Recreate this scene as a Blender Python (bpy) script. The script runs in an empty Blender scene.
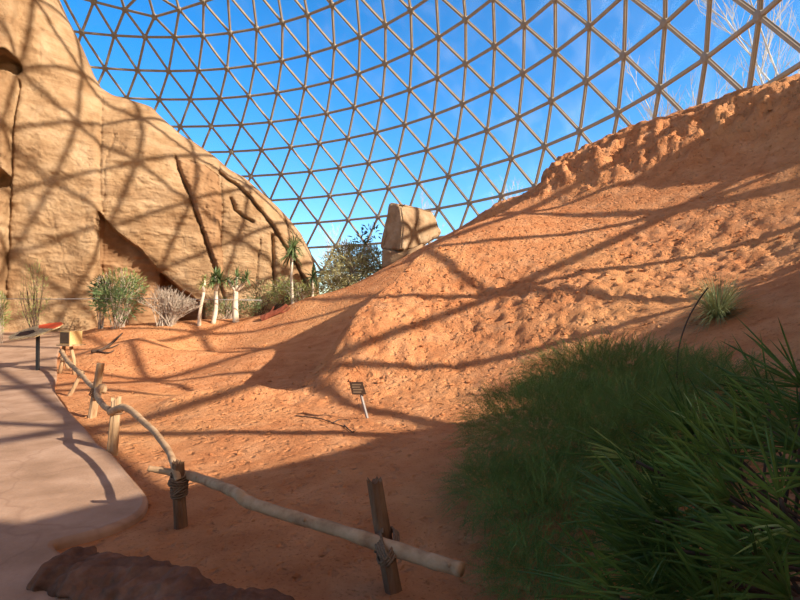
import bpy, math, random
import numpy as np
from mathutils import Vector, noise, Matrix

# ------------------------------------------------------------------ camera, sky, sun, exposure
scene = bpy.context.scene
COL = scene.collection
F_PX, PITCH, ROLL = 538.5, 0.01621, 0.0017
CAM = np.array([0.0, 0.0, 1.6])
cam_d = bpy.data.cameras.new('camera')
cam_d.sensor_fit = 'HORIZONTAL'; cam_d.sensor_width = 36.0
cam_d.lens = 36.0 * F_PX / 800.0
cam_d.clip_start = 0.05; cam_d.clip_end = 2000
cam = bpy.data.objects.new('camera', cam_d); COL.objects.link(cam)
cam.location = CAM; cam.rotation_euler = (math.pi/2 + PITCH, ROLL, 0)
scene.camera = cam

SUN_EL = math.radians(28.0)
SUN_AZ = np.array([0.880, -0.475]); SUN_AZ /= np.linalg.norm(SUN_AZ)
SUN_DIR = np.array([SUN_AZ[0]*math.cos(SUN_EL), SUN_AZ[1]*math.cos(SUN_EL), math.sin(SUN_EL)])
sun_d = bpy.data.lights.new('sun', 'SUN'); sun_d.energy = 9.6; sun_d.angle = math.radians(0.6)
sun_d.color = (1.0, 0.92, 0.80)
sun = bpy.data.objects.new('sun', sun_d); COL.objects.link(sun)
sun.rotation_euler = Vector(SUN_DIR).to_track_quat('Z', 'Y').to_euler()
sun.location = (30, -14, 40)

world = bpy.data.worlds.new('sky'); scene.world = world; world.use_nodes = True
wn = world.node_tree; wn.nodes.clear()
sky = wn.nodes.new('ShaderNodeTexSky'); sky.sky_type = 'NISHITA'; sky.sun_disc = False
sky.sun_elevation = SUN_EL; sky.sun_rotation = math.atan2(SUN_AZ[0], SUN_AZ[1])
sky.altitude = 300; sky.air_density = 1.0; sky.dust_density = 0.35; sky.ozone_density = 3.0
hs = wn.nodes.new('ShaderNodeHueSaturation'); hs.inputs['Saturation'].default_value = 1.38
bg = wn.nodes.new('ShaderNodeBackground'); bg.inputs['Strength'].default_value = 0.27
wo = wn.nodes.new('ShaderNodeOutputWorld')
wn.links.new(sky.outputs[0], hs.inputs['Color']); # warm glow added to the unseen sky toward the sun, warms the shade
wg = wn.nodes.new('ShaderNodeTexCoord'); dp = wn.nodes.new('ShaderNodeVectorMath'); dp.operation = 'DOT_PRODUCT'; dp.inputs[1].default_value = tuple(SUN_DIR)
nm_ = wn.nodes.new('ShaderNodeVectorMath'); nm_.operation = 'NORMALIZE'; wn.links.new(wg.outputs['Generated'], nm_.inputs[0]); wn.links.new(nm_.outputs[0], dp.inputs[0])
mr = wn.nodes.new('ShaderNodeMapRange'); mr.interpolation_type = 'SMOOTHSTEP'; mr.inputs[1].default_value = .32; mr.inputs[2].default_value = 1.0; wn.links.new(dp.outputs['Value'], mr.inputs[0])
warm_fill = wn.nodes.new('ShaderNodeMix'); warm_fill.data_type = 'RGBA'; warm_fill.inputs[7].default_value = (4.6, 2.9, 1.7, 1)
wn.links.new(mr.outputs[0], warm_fill.inputs[0]); wn.links.new(hs.outputs[0], warm_fill.inputs[6]); wn.links.new(warm_fill.outputs[2], bg.inputs[0]); wn.links.new(bg.outputs[0], wo.inputs[0])

vs = scene.view_settings
vs.view_transform = 'Standard'; vs.look = 'None'; vs.exposure = 0.14; vs.gamma = 1.0
vs.use_curve_mapping = False

rnd = random.Random(7)
PI = math.pi

# ------------------------------------------------------------------ helpers
CF = np.array([0, math.cos(PITCH), math.sin(PITCH)]); CU = np.array([0, -math.sin(PITCH), math.cos(PITCH)])
def ray(px, py):
    d = CF + (px-400)/F_PX*np.array([1., 0, 0]) - (py-300)/F_PX*CU
    return d/d[1]
def at(px, py, Y):                      # world point a photo feature shows at depth Y
    return CAM + ray(px, py)*Y
def gnd(px, py, z=0.0):                 # world point on a level z
    d = ray(px, py); return CAM + d*((z-CAM[2])/d[2])

def link(name, me, mat, parent=None):
    o = bpy.data.objects.new(name, me); COL.objects.link(o)
    if mat is not None: me.materials.append(mat)
    if parent is not None:
        o.parent = parent
        o.matrix_parent_inverse = Matrix.Translation(-parent.location) if parent.type == 'EMPTY' else Matrix.Identity(4)
    return o
def tag(o, label=None, cat=None, group=None, kind=None):
    if label: o['label'] = label
    if cat: o['category'] = cat
    if group: o['group'] = group
    if kind: o['kind'] = kind
    return o
def empty(name, loc, label=None, cat=None, group=None, kind=None):
    o = bpy.data.objects.new(name, None); COL.objects.link(o); o.location = Vector(loc); o.empty_display_size = 0.2
    return tag(o, label, cat, group, kind)

class MB:
    """collects vertices and faces of one mesh"""
    def __init__(s): s.v = []; s.f = []
    def add(s, V, F):
        b = len(s.v); s.v.extend([tuple(map(float, p)) for p in V]); s.f.extend([tuple(int(i)+b for i in f) for f in F])
    def box(s, c, size, R=None):
        c = np.array(c, float); h = np.array(size, float)/2
        P = np.array([[x, y, z] for x in (-1, 1) for y in (-1, 1) for z in (-1, 1)])*h
        if R is not None: P = P @ np.array(R).T
        s.add(P+c, [(0,1,3,2),(4,6,7,5),(0,4,5,1),(2,3,7,6),(0,2,6,4),(1,5,7,3)])
    def tube(s, pts, rad, n=8, cap=True, jit=0.0, seed=0):
        pts = [np.array(p, float) for p in pts]; m = len(pts)
        if not hasattr(rad, '__len__'): rad = [rad]*m
        if len(rad) != m: rad = np.interp(np.linspace(0, 1, m), np.linspace(0, 1, len(rad)), rad)
        r_ = random.Random(seed); jn = [1+jit*(r_.random()-.5)*2 for _ in range(n)]
        V = []; up = None
        for i, p in enumerate(pts):
            t = pts[min(i+1, m-1)]-pts[max(i-1, 0)]; t = t/(np.linalg.norm(t)+1e-12)
            if up is None:
                up = np.array([0, 0, 1.]) if abs(t[2]) < .9 else np.array([1., 0, 0])
            u = np.cross(t, up); u /= (np.linalg.norm(u)+1e-12); w = np.cross(u, t); up = w
            for k in range(n):
                a = 2*PI*k/n; rr = rad[i]*jn[k]*(1+jit*.5*(r_.random()-.5))
                V.append(p+rr*(math.cos(a)*u+math.sin(a)*w))
        F = [(i*n+k, i*n+(k+1) % n, (i+1)*n+(k+1) % n, (i+1)*n+k) for i in range(m-1) for k in range(n)]
        if cap: F.append(tuple(range(n-1, -1, -1))); F.append(tuple((m-1)*n+k for k in range(n)))
        s.add(V, F)
    def blade(s, base, d, length, width, side, droop=0.3, n=4, fold=0.15):
        """a leaf blade, folded along its midrib, bending down"""
        base = np.array(base, float); d = np.array(d, float); d /= np.linalg.norm(d)
        side = np.array(side, float); side -= d*(side@d); side /= (np.linalg.norm(side)+1e-9); nrm = np.cross(side, d)
        V = []; p = base.copy(); dd = d.copy()
        for i in range(n+1):
            t = i/n; w = width*(.55+.9*t)*(1-t)**.55 if t < 1 else 0
            if i: dd = dd+np.array([0, 0, -droop/n]); dd /= np.linalg.norm(dd); p = p+dd*length/n
            V += [p-side*w/2+nrm*w*fold, p, p+side*w/2+nrm*w*fold]
        F = []
        for i in range(n):
            a = i*3; F += [(a, a+1, a+4, a+3), (a+1, a+2, a+5, a+4)]
        s.add(V, F)
    def build(s, name, mat, parent=None, smooth=False):
        me = bpy.data.meshes.new(name); me.from_pydata(s.v, [], s.f); me.update()
        if smooth: me.polygons.foreach_set('use_smooth', [True]*len(me.polygons))
        return link(name, me, mat, parent)

def grid_mesh(name, P, mat, parent=None, smooth=True, flip=False):
    """P: (n,m,3) array of points"""
    n, m = P.shape[:2]
    me = bpy.data.meshes.new(name)
    idx = np.arange(n*m).reshape(n, m)
    q = np.stack([idx[:-1, :-1], idx[1:, :-1], idx[1:, 1:], idx[:-1, 1:]], -1).reshape(-1, 4)
    if flip: q = q[:, ::-1]
    me.vertices.add(n*m); me.vertices.foreach_set('co', P.reshape(-1).astype(np.float32))
    me.loops.add(q.size); me.loops.foreach_set('vertex_index', q.reshape(-1).astype(np.int32))
    me.polygons.add(len(q)); me.polygons.foreach_set('loop_start', np.arange(0, q.size, 4, dtype=np.int32))
    me.polygons.foreach_set('loop_total', np.full(len(q), 4, dtype=np.int32))
    me.update(calc_edges=True); me.validate()
    if smooth: me.polygons.foreach_set('use_smooth', [True]*len(me.polygons))
    return link(name, me, mat, parent)

# numpy value noise
_rs = np.random.RandomState(3); _tab = _rs.rand(256, 256)
def vnoise(x, y, sc=1.0, seed=0):
    x = np.asarray(x)/sc+seed*17.31; y = np.asarray(y)/sc+seed*9.77
    xi = np.floor(x).astype(int); yi = np.floor(y).astype(int); fx = x-xi; fy = y-yi
    fx = fx*fx*(3-2*fx); fy = fy*fy*(3-2*fy)
    g = lambda a, b: _tab[a & 255, b & 255]
    return (g(xi, yi)*(1-fx)+g(xi+1, yi)*fx)*(1-fy)+(g(xi, yi+1)*(1-fx)+g(xi+1, yi+1)*fx)*fy-.5
def fbm(x, y, sc, oct=4, seed=0, gain=.5):
    s = 0; a = 1.
    for k in range(oct): s = s+a*vnoise(x, y, sc/2**k, seed+k); a *= gain
    return s
def worley(x, y, sc, seed=0):
    x = np.asarray(x)/sc; y = np.asarray(y)/sc; xi = np.floor(x).astype(int); yi = np.floor(y).astype(int)
    best = np.full(x.shape, 9.); rid = np.zeros(x.shape)
    for dx in (-1, 0, 1):
        for dy in (-1, 0, 1):
            a = xi+dx; b = yi+dy
            jx = _tab[(a*7+seed*3) & 255, (b*13+5) & 255]; jy = _tab[(a*11+9) & 255, (b*5+seed*7) & 255]
            d = (a+jx-x)**2+(b+jy-y)**2; m = d < best
            best = np.where(m, d, best); rid = np.where(m, _tab[(a*3+1) & 255, (b*3+2) & 255], rid)
    return np.sqrt(best), rid
def sstep(a, b, x):
    t = np.clip((np.asarray(x, float)-a)/(b-a), 0, 1); return t*t*(3-2*t)
def seg_dist(px, py, poly):
    """distance from points to polyline, and signed side"""
    best = np.full(np.shape(px), 1e9); side = np.zeros(np.shape(px))
    for (x0, y0), (x1, y1) in zip(poly[:-1], poly[1:]):
        dx, dy = x1-x0, y1-y0; L = dx*dx+dy*dy+1e-12
        t = np.clip(((px-x0)*dx+(py-y0)*dy)/L, 0, 1); qx = px-(x0+t*dx); qy = py-(y0+t*dy)
        d = np.hypot(qx, qy); m = d < best; best = np.where(m, d, best)
        side = np.where(m, np.sign(dx*(py-y0)-dy*(px-x0)), side)
    return best, side
def in_poly(px, py, poly):
    ins = np.zeros(np.shape(px), bool); n = len(poly); j = n-1
    for i in range(n):
        xi, yi = poly[i][0], poly[i][1]; xj, yj = poly[j][0], poly[j][1]
        c = ((yi > py) != (yj > py)) & (px < (xj-xi)*(py-yi)/((yj-yi) if abs(yj-yi) > 1e-12 else 1e-12)+xi)
        ins ^= c; j = i
    return ins

# ------------------------------------------------------------------ materials
def mat(name, stops, scale=4.0, rough=0.85, bump=0.3, bscale=30.0, detail=8, spec=0.2, stretch=(1, 1, 1), bdist=0.02, extra=None, transl=0.0):
    m = bpy.data.materials.new(name); m.use_nodes = True; nt = m.node_tree; N = nt.nodes; L = nt.links
    b = N['Principled BSDF']; b.inputs['Roughness'].default_value = rough
    b.inputs['Specular IOR Level'].default_value = spec
    tc = N.new('ShaderNodeTexCoord'); mp = N.new('ShaderNodeMapping'); mp.inputs['Scale'].default_value = stretch
    L.new(tc.outputs['Object'], mp.inputs[0])
    n1 = N.new('ShaderNodeTexNoise'); n1.inputs['Scale'].default_value = scale; n1.inputs['Detail'].default_value = detail; n1.inputs['Roughness'].default_value = .6
    L.new(mp.outputs[0], n1.inputs['Vector'])
    r = N.new('ShaderNodeValToRGB'); e = r.color_ramp.elements
    while len(e) < len(stops): e.new(.5)
    for k, (p, c) in enumerate(stops): e[k].position = p; e[k].color = (*c, 1)
    L.new(n1.outputs['Fac'], r.inputs[0]); out = r.outputs[0]
    if extra: out = extra(nt, mp, out)
    L.new(out, b.inputs['Base Color'])
    if bump:
        n2 = N.new('ShaderNodeTexNoise'); n2.inputs['Scale'].default_value = bscale; n2.inputs['Detail'].default_value = 6
        L.new(mp.outputs[0], n2.inputs['Vector'])
        bp = N.new('ShaderNodeBump'); bp.inputs['Strength'].default_value = bump; bp.inputs['Distance'].default_value = bdist
        L.new(n2.outputs['Fac'], bp.inputs['Height']); L.new(bp.outputs[0], b.inputs['Normal'])
    if transl:
        t = N.new('ShaderNodeBsdfTranslucent'); L.new(out, t.inputs[0]); mx = N.new('ShaderNodeMixShader'); mx.inputs[0].default_value = transl
        L.new(b.outputs[0], mx.inputs[1]); L.new(t.outputs[0], mx.inputs[2]); L.new(mx.outputs[0], N['Material Output'].inputs[0])
    return m
def mixcol(nt, a, colour, fac_out):
    mx = nt.nodes.new('ShaderNodeMix'); mx.data_type = 'RGBA'
    nt.links.new(fac_out, mx.inputs[0]); nt.links.new(a, mx.inputs[6]); mx.inputs[7].default_value = (*colour, 1)
    return mx.outputs[2]
def sand_extra(nt, mp, out):
    N, L = nt.nodes, nt.links
    n = N.new('ShaderNodeTexNoise'); n.inputs['Scale'].default_value = 45; n.inputs['Detail'].default_value = 3; L.new(mp.outputs[0], n.inputs['Vector'])
    r = N.new('ShaderNodeMapRange'); r.inputs[1].default_value = .58; r.inputs[2].default_value = .72; r.inputs[3].default_value = 0; r.inputs[4].default_value = .55; L.new(n.outputs[0], r.inputs[0])
    out = mixcol(nt, out, (.26, .065, .018), r.outputs[0])
    n = N.new('ShaderNodeTexNoise'); n.inputs['Scale'].default_value = .35; n.inputs['Detail'].default_value = 5; L.new(mp.outputs[0], n.inputs['Vector'])
    r = N.new('ShaderNodeMapRange'); r.inputs[1].default_value = .5; r.inputs[2].default_value = .75; r.inputs[3].default_value = 0; r.inputs[4].default_value = .6; L.new(n.outputs[0], r.inputs[0])
    return mixcol(nt, out, (.74, .37, .15), r.outputs[0])
M = {}
M['sand'] = mat('red_sand', [(.25, (.46, .165, .062)), (.5, (.59, .245, .10)), (.75, (.70, .335, .155))], scale=2.2, bump=.8, bscale=34, bdist=.035, extra=sand_extra, detail=10, rough=.95, spec=.05)
def pit_bump(m, scale, dist, strength, thr=.45):
    nt = m.node_tree; N, L = nt.nodes, nt.links; b = N['Principled BSDF']; old = b.inputs['Normal'].links[0].from_socket
    tc = N.new('ShaderNodeTexCoord'); n = N.new('ShaderNodeTexNoise'); n.inputs['Scale'].default_value = scale*.7; n.inputs['Detail'].default_value = 4; L.new(tc.outputs['Object'], n.inputs['Vector'])
    mu = N.new('ShaderNodeVectorMath'); mu.operation = 'MULTIPLY_ADD'; mu.inputs[1].default_value = (.22, .22, .22); L.new(n.outputs['Color'], mu.inputs[0]); L.new(tc.outputs['Object'], mu.inputs[2])
    v = N.new('ShaderNodeTexVoronoi'); v.inputs['Scale'].default_value = scale; L.new(mu.outputs[0], v.inputs['Vector'])
    r = N.new('ShaderNodeMapRange'); r.interpolation_type = 'SMOOTHSTEP'; r.inputs[1].default_value = .05; r.inputs[2].default_value = thr; L.new(v.outputs['Distance'], r.inputs[0])
    n2 = N.new('ShaderNodeTexNoise'); n2.inputs['Scale'].default_value = 6.5; n2.inputs['Detail'].default_value = 9; n2.inputs['Roughness'].default_value = .75; L.new(tc.outputs['Object'], n2.inputs['Vector'])
    ad = N.new('ShaderNodeMath'); ad.operation = 'MULTIPLY_ADD'; ad.inputs[1].default_value = 1.6; L.new(n2.outputs['Fac'], ad.inputs[0]); L.new(r.outputs[0], ad.inputs[2])
    bp = N.new('ShaderNodeBump'); bp.inputs['Strength'].default_value = strength; bp.inputs['Distance'].default_value = dist
    L.new(ad.outputs[0], bp.inputs['Height']); L.new(old, bp.inputs['Normal']); L.new(bp.outputs[0], b.inputs['Normal'])
pit_bump(M['sand'], 7.5, .055, .9)
M['ground_out'] = mat('dry_grass_ground', [(.3, (.20, .15, .08)), (.7, (.34, .27, .15))], scale=.6, bump=.2, bscale=4)
def path_extra(nt, mp, out):
    N, L = nt.nodes, nt.links
    v = N.new('ShaderNodeTexVoronoi'); v.feature = 'DISTANCE_TO_EDGE'; v.inputs['Scale'].default_value = .55
    n = N.new('ShaderNodeTexNoise'); n.inputs['Scale'].default_value = 1.3; L.new(mp.outputs[0], n.inputs['Vector'])
    ad = N.new('ShaderNodeVectorMath'); ad.operation = 'ADD'; L.new(mp.outputs[0], ad.inputs[0]); L.new(n.outputs['Color'], ad.inputs[1]); L.new(ad.outputs[0], v.inputs['Vector'])
    r = N.new('ShaderNodeMapRange'); r.inputs[1].default_value = 0; r.inputs[2].default_value = .015; r.inputs[3].default_value = .35; r.inputs[4].default_value = 0; L.new(v.outputs['Distance'], r.inputs[0])
    return mixcol(nt, out, (.22, .12, .075), r.outputs[0])
M['path'] = mat('pinkish_concrete', [(.3, (.25, .145, .085)), (.5, (.35, .21, .13)), (.72, (.45, .285, .185))], scale=1.6, bump=.25, bscale=40, extra=path_extra, rough=.9, spec=.1)
def rock_extra(nt, mp, out):
    N, L = nt.nodes, nt.links
    mp2 = N.new('ShaderNodeMapping'); mp2.inputs['Scale'].default_value = (.10, .10, 1.1); L.new(mp.outputs[0], mp2.inputs[0])
    n = N.new('ShaderNodeTexNoise'); n.inputs['Scale'].default_value = 1.3; n.inputs['Detail'].default_value = 7; n.inputs['Roughness'].default_value = .7; L.new(mp2.outputs[0], n.inputs['Vector'])
    r = N.new('ShaderNodeMapRange'); r.inputs[1].default_value = .47; r.inputs[2].default_value = .68; r.inputs[3].default_value = 0; r.inputs[4].default_value = .75; L.new(n.outputs[0], r.inputs[0])
    out = mixcol(nt, out, (.23, .125, .06), r.outputs[0])
    n = N.new('ShaderNodeTexNoise'); n.inputs['Scale'].default_value = .16; n.inputs['Detail'].default_value = 4; L.new(mp.outputs[0], n.inputs['Vector'])
    r = N.new('ShaderNodeMapRange'); r.inputs[1].default_value = .52; r.inputs[2].default_value = .7; r.inputs[3].default_value = 0; r.inputs[4].default_value = .65; L.new(n.outputs[0], r.inputs[0])
    return mixcol(nt, out, (.27, .135, .055), r.outputs[0])
M['rock'] = mat('tan_sandstone', [(.30, (.24, .13, .06)), (.48, (.38, .235, .12)), (.70, (.48, .32, .18))], scale=.9, bump=.35, bscale=6, bdist=.06, extra=rock_extra, rough=.9, spec=.08)
pit_bump(M['rock'], 1.6, .10, .8, .5)
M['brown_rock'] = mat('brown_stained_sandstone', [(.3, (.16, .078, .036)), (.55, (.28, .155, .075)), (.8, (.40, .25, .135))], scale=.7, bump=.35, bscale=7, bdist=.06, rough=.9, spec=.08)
M['boulder'] = mat('brown_grey_sandstone', [(.3, (.19, .105, .055)), (.5, (.31, .195, .105)), (.75, (.44, .31, .19))], scale=1.2, bump=.4, bscale=9, bdist=.05, rough=.9, spec=.08)
M['kerb'] = mat('dark_brown_concrete', [(.3, (.075, .036, .022)), (.55, (.16, .08, .048)), (.8, (.27, .145, .09))], scale=5, bump=.6, bscale=26, bdist=.03, rough=.95, spec=.05)
M['metal'] = mat('bronze_grey_aluminium', [(.3, (.30, .235, .155)), (.7, (.38, .305, .215))], scale=3, bump=0, rough=.45, spec=.4)
M['hub'] = mat('dull_bronze_metal', [(.3, (.26, .22, .17)), (.7, (.33, .29, .23))], scale=3, bump=0, rough=.6, spec=.3)
M['wood'] = mat('weathered_pole_wood', [(.3, (.24, .13, .06)), (.5, (.40, .25, .13)), (.7, (.54, .37, .21))], scale=5, bump=.5, bscale=30, bdist=.01, stretch=(3, 3, .5), rough=.85, spec=.1)
M['pole'] = mat('smooth_pole_wood', [(.3, (.24, .13, .065)), (.5, (.38, .235, .125)), (.72, (.50, .33, .19))], scale=9, bump=.35, bscale=40, bdist=.008, rough=.8, spec=.12)
M['dark_wood'] = mat('dark_old_wood', [(.3, (.10, .05, .025)), (.55, (.20, .11, .06)), (.8, (.30, .18, .10))], scale=6, bump=.6, bscale=30, bdist=.012, stretch=(3, 3, .5), rough=.9, spec=.1)
M['rope'] = mat('brown_rope', [(.3, (.10, .06, .035)), (.7, (.24, .15, .09))], scale=60, bump=.5, bscale=120, bdist=.004, rough=.95, spec=.05)
M['black'] = mat('black_painted_metal', [(.3, (.012, .012, .012)), (.7, (.025, .023, .022))], scale=5, bump=0, rough=.5)
M['steel'] = mat('grey_steel', [(.3, (.20, .17, .15)), (.7, (.30, .26, .23))], scale=8, bump=0, rough=.5, spec=.4)
M['box_wood'] = mat('varnished_box_wood', [(.3, (.55, .34, .12)), (.7, (.68, .46, .20))], scale=6, bump=.1, bscale=30, stretch=(1, 6, 6))
M['box_dark'] = mat('dark_box_screen', [(.3, (.09, .055, .03)), (.7, (.13, .085, .05))], scale=10, bump=0)
M['sign_red'] = mat('red_sign_paint', [(.3, (.62, .065, .02)), (.7, (.72, .10, .03))], scale=6, bump=0, rough=.5)
M['sign_tan'] = mat('tan_sign_print', [(.35, (.26, .17, .07)), (.5, (.46, .33, .17)), (.65, (.58, .46, .26))], scale=18, bump=0, rough=.5)
M['sign_brown'] = mat('dark_brown_plaque', [(.3, (.045, .022, .012)), (.7, (.07, .035, .02))], scale=10, bump=0, rough=.6)
M['letters'] = mat('cream_lettering', [(.3, (.17, .10, .06)), (.7, (.22, .14, .08))], scale=10, bump=0)
def leaf(name, a, b, c, t=.25, sc=3, rough=.5): return mat(name, [(.3, a), (.5, b), (.72, c)], scale=sc, bump=0, rough=rough, spec=.3, transl=t)
M['spiky'] = leaf('dark_green_blade', (.025, .048, .010), (.07, .125, .022), (.21, .29, .05), t=.25, rough=.45)
M['spiky_pale'] = leaf('pale_blade', (.18, .24, .06), (.32, .38, .10), (.50, .54, .24), t=.2, rough=.4)
M['fern'] = leaf('feathery_green', (.08, .12, .022), (.14, .21, .045), (.23, .30, .08), sc=5)
M['fern_dry'] = leaf('dry_straw_stem', (.16, .13, .045), (.24, .20, .07), (.34, .30, .12), sc=5, t=.1)
M['tuft'] = leaf('grey_green_grass', (.11, .14, .05), (.20, .22, .09), (.34, .34, .17), sc=4)
M['olive'] = leaf('olive_leaf', (.18, .155, .06), (.34, .30, .125), (.50, .45, .22), sc=2)
M['bluegreen'] = leaf('blue_green_leaf', (.06, .10, .035), (.13, .19, .065), (.27, .32, .13), sc=2)
M['yellowgreen'] = leaf('yellow_green_leaf', (.13, .16, .04), (.26, .29, .08), (.42, .42, .16), sc=2)
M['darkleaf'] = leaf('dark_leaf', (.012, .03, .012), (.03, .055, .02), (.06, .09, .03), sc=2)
M['twig'] = mat('pale_dry_twig', [(.3, (.30, .22, .15)), (.7, (.52, .42, .32))], scale=6, bump=0)
M['trunk'] = mat('pale_smooth_trunk', [(.3, (.52, .40, .27)), (.6, (.68, .57, .42)), (.8, (.74, .66, .54))], scale=5, bump=.3, bscale=20)
M['dark_twig'] = mat('dark_twig', [(.3, (.05, .03, .02)), (.7, (.11, .065, .04))], scale=6, bump=0)
M['redbark'] = mat('red_brown_log', [(.3, (.14, .035, .018)), (.7, (.28, .08, .04))], scale=6, bump=.5, bscale=18)
M['bare'] = mat('pale_bare_bark', [(.3, (.46, .42, .37)), (.7, (.66, .62, .56))], scale=3, bump=0)
M['concrete'] = mat('grey_concrete', [(.3, (.32, .29, .25)), (.7, (.42, .39, .34))], scale=3, bump=.2, bscale=20)
def glass():
    m = bpy.data.materials.new('clear_acrylic'); m.use_nodes = True; nt = m.node_tree; N = nt.nodes; L = nt.links
    N.remove(N['Principled BSDF'])
    t = N.new('ShaderNodeBsdfTransparent'); t.inputs[0].default_value = (.97, .98, .99, 1)
    g = N.new('ShaderNodeBsdfGlossy'); g.inputs['Roughness'].default_value = .12; g.inputs[0].default_value = (1, 1, 1, 1)
    mx = N.new('ShaderNodeMixShader'); mx.inputs[0].default_value = .035
    L.new(t.outputs[0], mx.inputs[1]); L.new(g.outputs[0], mx.inputs[2])
    tc = N.new('ShaderNodeTexCoord'); n = N.new('ShaderNodeTexNoise'); n.inputs['Scale'].default_value = .45; n.inputs['Detail'].default_value = 6; L.new(tc.outputs['Object'], n.inputs['Vector'])
    r = N.new('ShaderNodeMapRange'); r.inputs[1].default_value = .5; r.inputs[2].default_value = .75; r.inputs[3].default_value = .012; r.inputs[4].default_value = .06; L.new(n.outputs[0], r.inputs[0])
    d = N.new('ShaderNodeBsdfTranslucent'); d.inputs[0].default_value = (.85, .85, .85, 1); m2 = N.new('ShaderNodeMixShader')
    L.new(r.outputs[0], m2.inputs[0]); L.new(mx.outputs[0], m2.inputs[1]); L.new(d.outputs[0], m2.inputs[2]); L.new(m2.outputs[0], N['Material Output'].inputs[0])
    return m
M['glass'] = glass()

# ------------------------------------------------------------------ terrain
R_DOME = 35.0
DC = np.array([-0.5820*R_DOME, 0.5663*R_DOME, 1.6+0.0034*R_DOME])
CTRL_PX = [  # photo feature of the sand, depth in metres
 (800,84,14.5),(860,70,13.5),(760,93,15.2),(720,106,16),(660,127,17),(600,151,18),(545,181,19),(500,206,20),(470,221,21),(420,249,22.3),(380,271,22.6),(350,286,22.2),(300,300,21.5),(265,318,21),(200,322,21),(130,325,21),
 (352,384,9.0),(400,392,8.6),(450,399,8.0),(510,402,7.4),(560,402,6.9),(460,540,3.7),(640,352,6.6),(740,350,5.4),(800,380,4.2),(740,290,7.4),(800,240,9.3),
 (372,330,10.6),(450,340,10.2),(430,290,13.2),(550,300,10.2),(650,250,11.5),(500,250,14.5),(560,217,16.4),(650,180,15.2),(760,150,13.6),(720,200,12.3),(790,200,10.8),(620,300,9.3),(690,300,8.4),(480,300,12.0),
 (318,352,11.6),(345,322,14.8),(400,284,17.6),(450,250,19.0),(505,218,19.6),
 (300,330,17),(250,345,14.5),(200,345,17),(150,335,17.5),(200,400,8.6),(260,402,8.5),(300,400,8.6),(110,345,18),(120,380,11.2),(330,300,20),(240,330,20),
 (330,430,6.6),(400,430,6.7),(400,410,7.6),(300,470,5.2),(250,500,4.5),(330,540,3.68),(420,500,4.3),(480,470,4.9),(500,430,6.1),
]
pts = [tuple(at(*c)) for c in CTRL_PX]
pts += [(x, y, 0.0) for x, y in [(-1.5,5.5),(-3,4.2),(-2.6,6.5),(-3.4,8.5),(-4.5,12),(-6,15),(-7,18),(-12,12),(-8,8),(-6,4),(-4,2),(-2,2.6),(-1,3.2),(-1.5,1),(-1,0),(0,0),(-4,-2),(0,-3),(.3,2.2),(-16,8),(-13,13),(-9.3,14),(-26,0),(-12,0)]]
pts += [(-12.5,19.5,.5),(-10.5,18.5,.45),(-18,19,.6),(-14,23,.8),(-10,24.5,.85),(-6,25,1.0),(-2.5,25,1.6),(-25,14,.3),(-30,20,.4),(-40,20,.2),(-20,30,.6),(-8,30,.8),(-1,29,1.5),(3,28,2.0),(6,28,2.0),(10,25,3),(13,20,4.5),(-14,44,.2),(-26,44,0),(0,40,.6),(-40,40,0),(-10,52,.2),
        (1.6,3.1,.25),(2.3,2.4,.45),(3.2,1.5,.9),(1.2,1.6,.15),(1.5,0,.3),(3.5,3.4,1.1),(4.5,5.2,1.75),(5,2.5,1.8),(5.5,-1,2.0),(3,-2.5,.8),(3,-5,1.0),(-4,-8,.0),(8,3,2.9),(10.5,8,4.7),(12.5,10.5,6.6),(9,7.5,4.0),(8,-3,2.6),(6,6.5,2.4),(11,4,3.9),(13,6,5.2),(11.9,12.0,8.3),(13.3,11,8.7)]  # last points: unseen knob added on the right to shade the upper dune
pts = np.array(pts)
def tps_fit(P, lam):
    n = len(P); d = np.hypot(P[:, None, 0]-P[None, :, 0], P[:, None, 1]-P[None, :, 1])
    K = np.where(d > 0, d*d*np.log(d+1e-12), 0)+lam*np.eye(n); A = np.zeros((n+3, n+3)); A[:n, :n] = K
    Q = np.c_[np.ones(n), P[:, :2]]; A[:n, n:] = Q; A[n:, :n] = Q.T
    return np.linalg.solve(A, np.r_[P[:, 2], 0, 0, 0])
TW = tps_fit(pts, .12)
def tps(x, y):
    x = np.asarray(x, float); y = np.asarray(y, float); out = TW[-3]+TW[-2]*x+TW[-1]*y
    for (px, py, _), w in zip(pts, TW):
        r2 = (x-px)**2+(y-py)**2+1e-12; out = out+w*.5*r2*np.log(r2)
    return out
PATH_PX = [(56,361),(57,377),(53,388),(59,401),(74,418),(88,433),(97,446),(110,453),(124,472),(140,490),(147,500),(145,510),(135,520),(104,533),(68,542),(44,548)]
path_right = [gnd(a, b)[:2] for a, b in PATH_PX]
far_edge = [gnd(64,353)[:2], gnd(78,340)[:2], gnd(92,333)[:2], np.array([-16.5, 27.5]), np.array([-13.5, 30.0]), np.array([-8, 31.5])]
path_poly = [np.array([-1.75, 3.2]), np.array([-1.6, 2.0]), np.array([-1.0, .6]), np.array([-.6, -4]), np.array([-9, -6]), np.array([-12, 2]), np.array([-20, 12]), np.array([-27, 24]), np.array([-21.5, 29.5]), np.array([-14, 34]), np.array([-8, 33])]
path_poly = path_poly+far_edge[::-1]+path_right
path_poly = [tuple(p) for p in path_poly]
def pmask(x, y):
    d, _ = seg_dist(x, y, path_poly+[path_poly[0]])
    return np.where(in_poly(x, y, path_poly), d, -d)       # >0 inside
def path_near(x, y, r): return sstep(-r, 0, pmask(x, y))
def path_z(x, y): return .62*sstep(13.5, 22, y)
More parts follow.
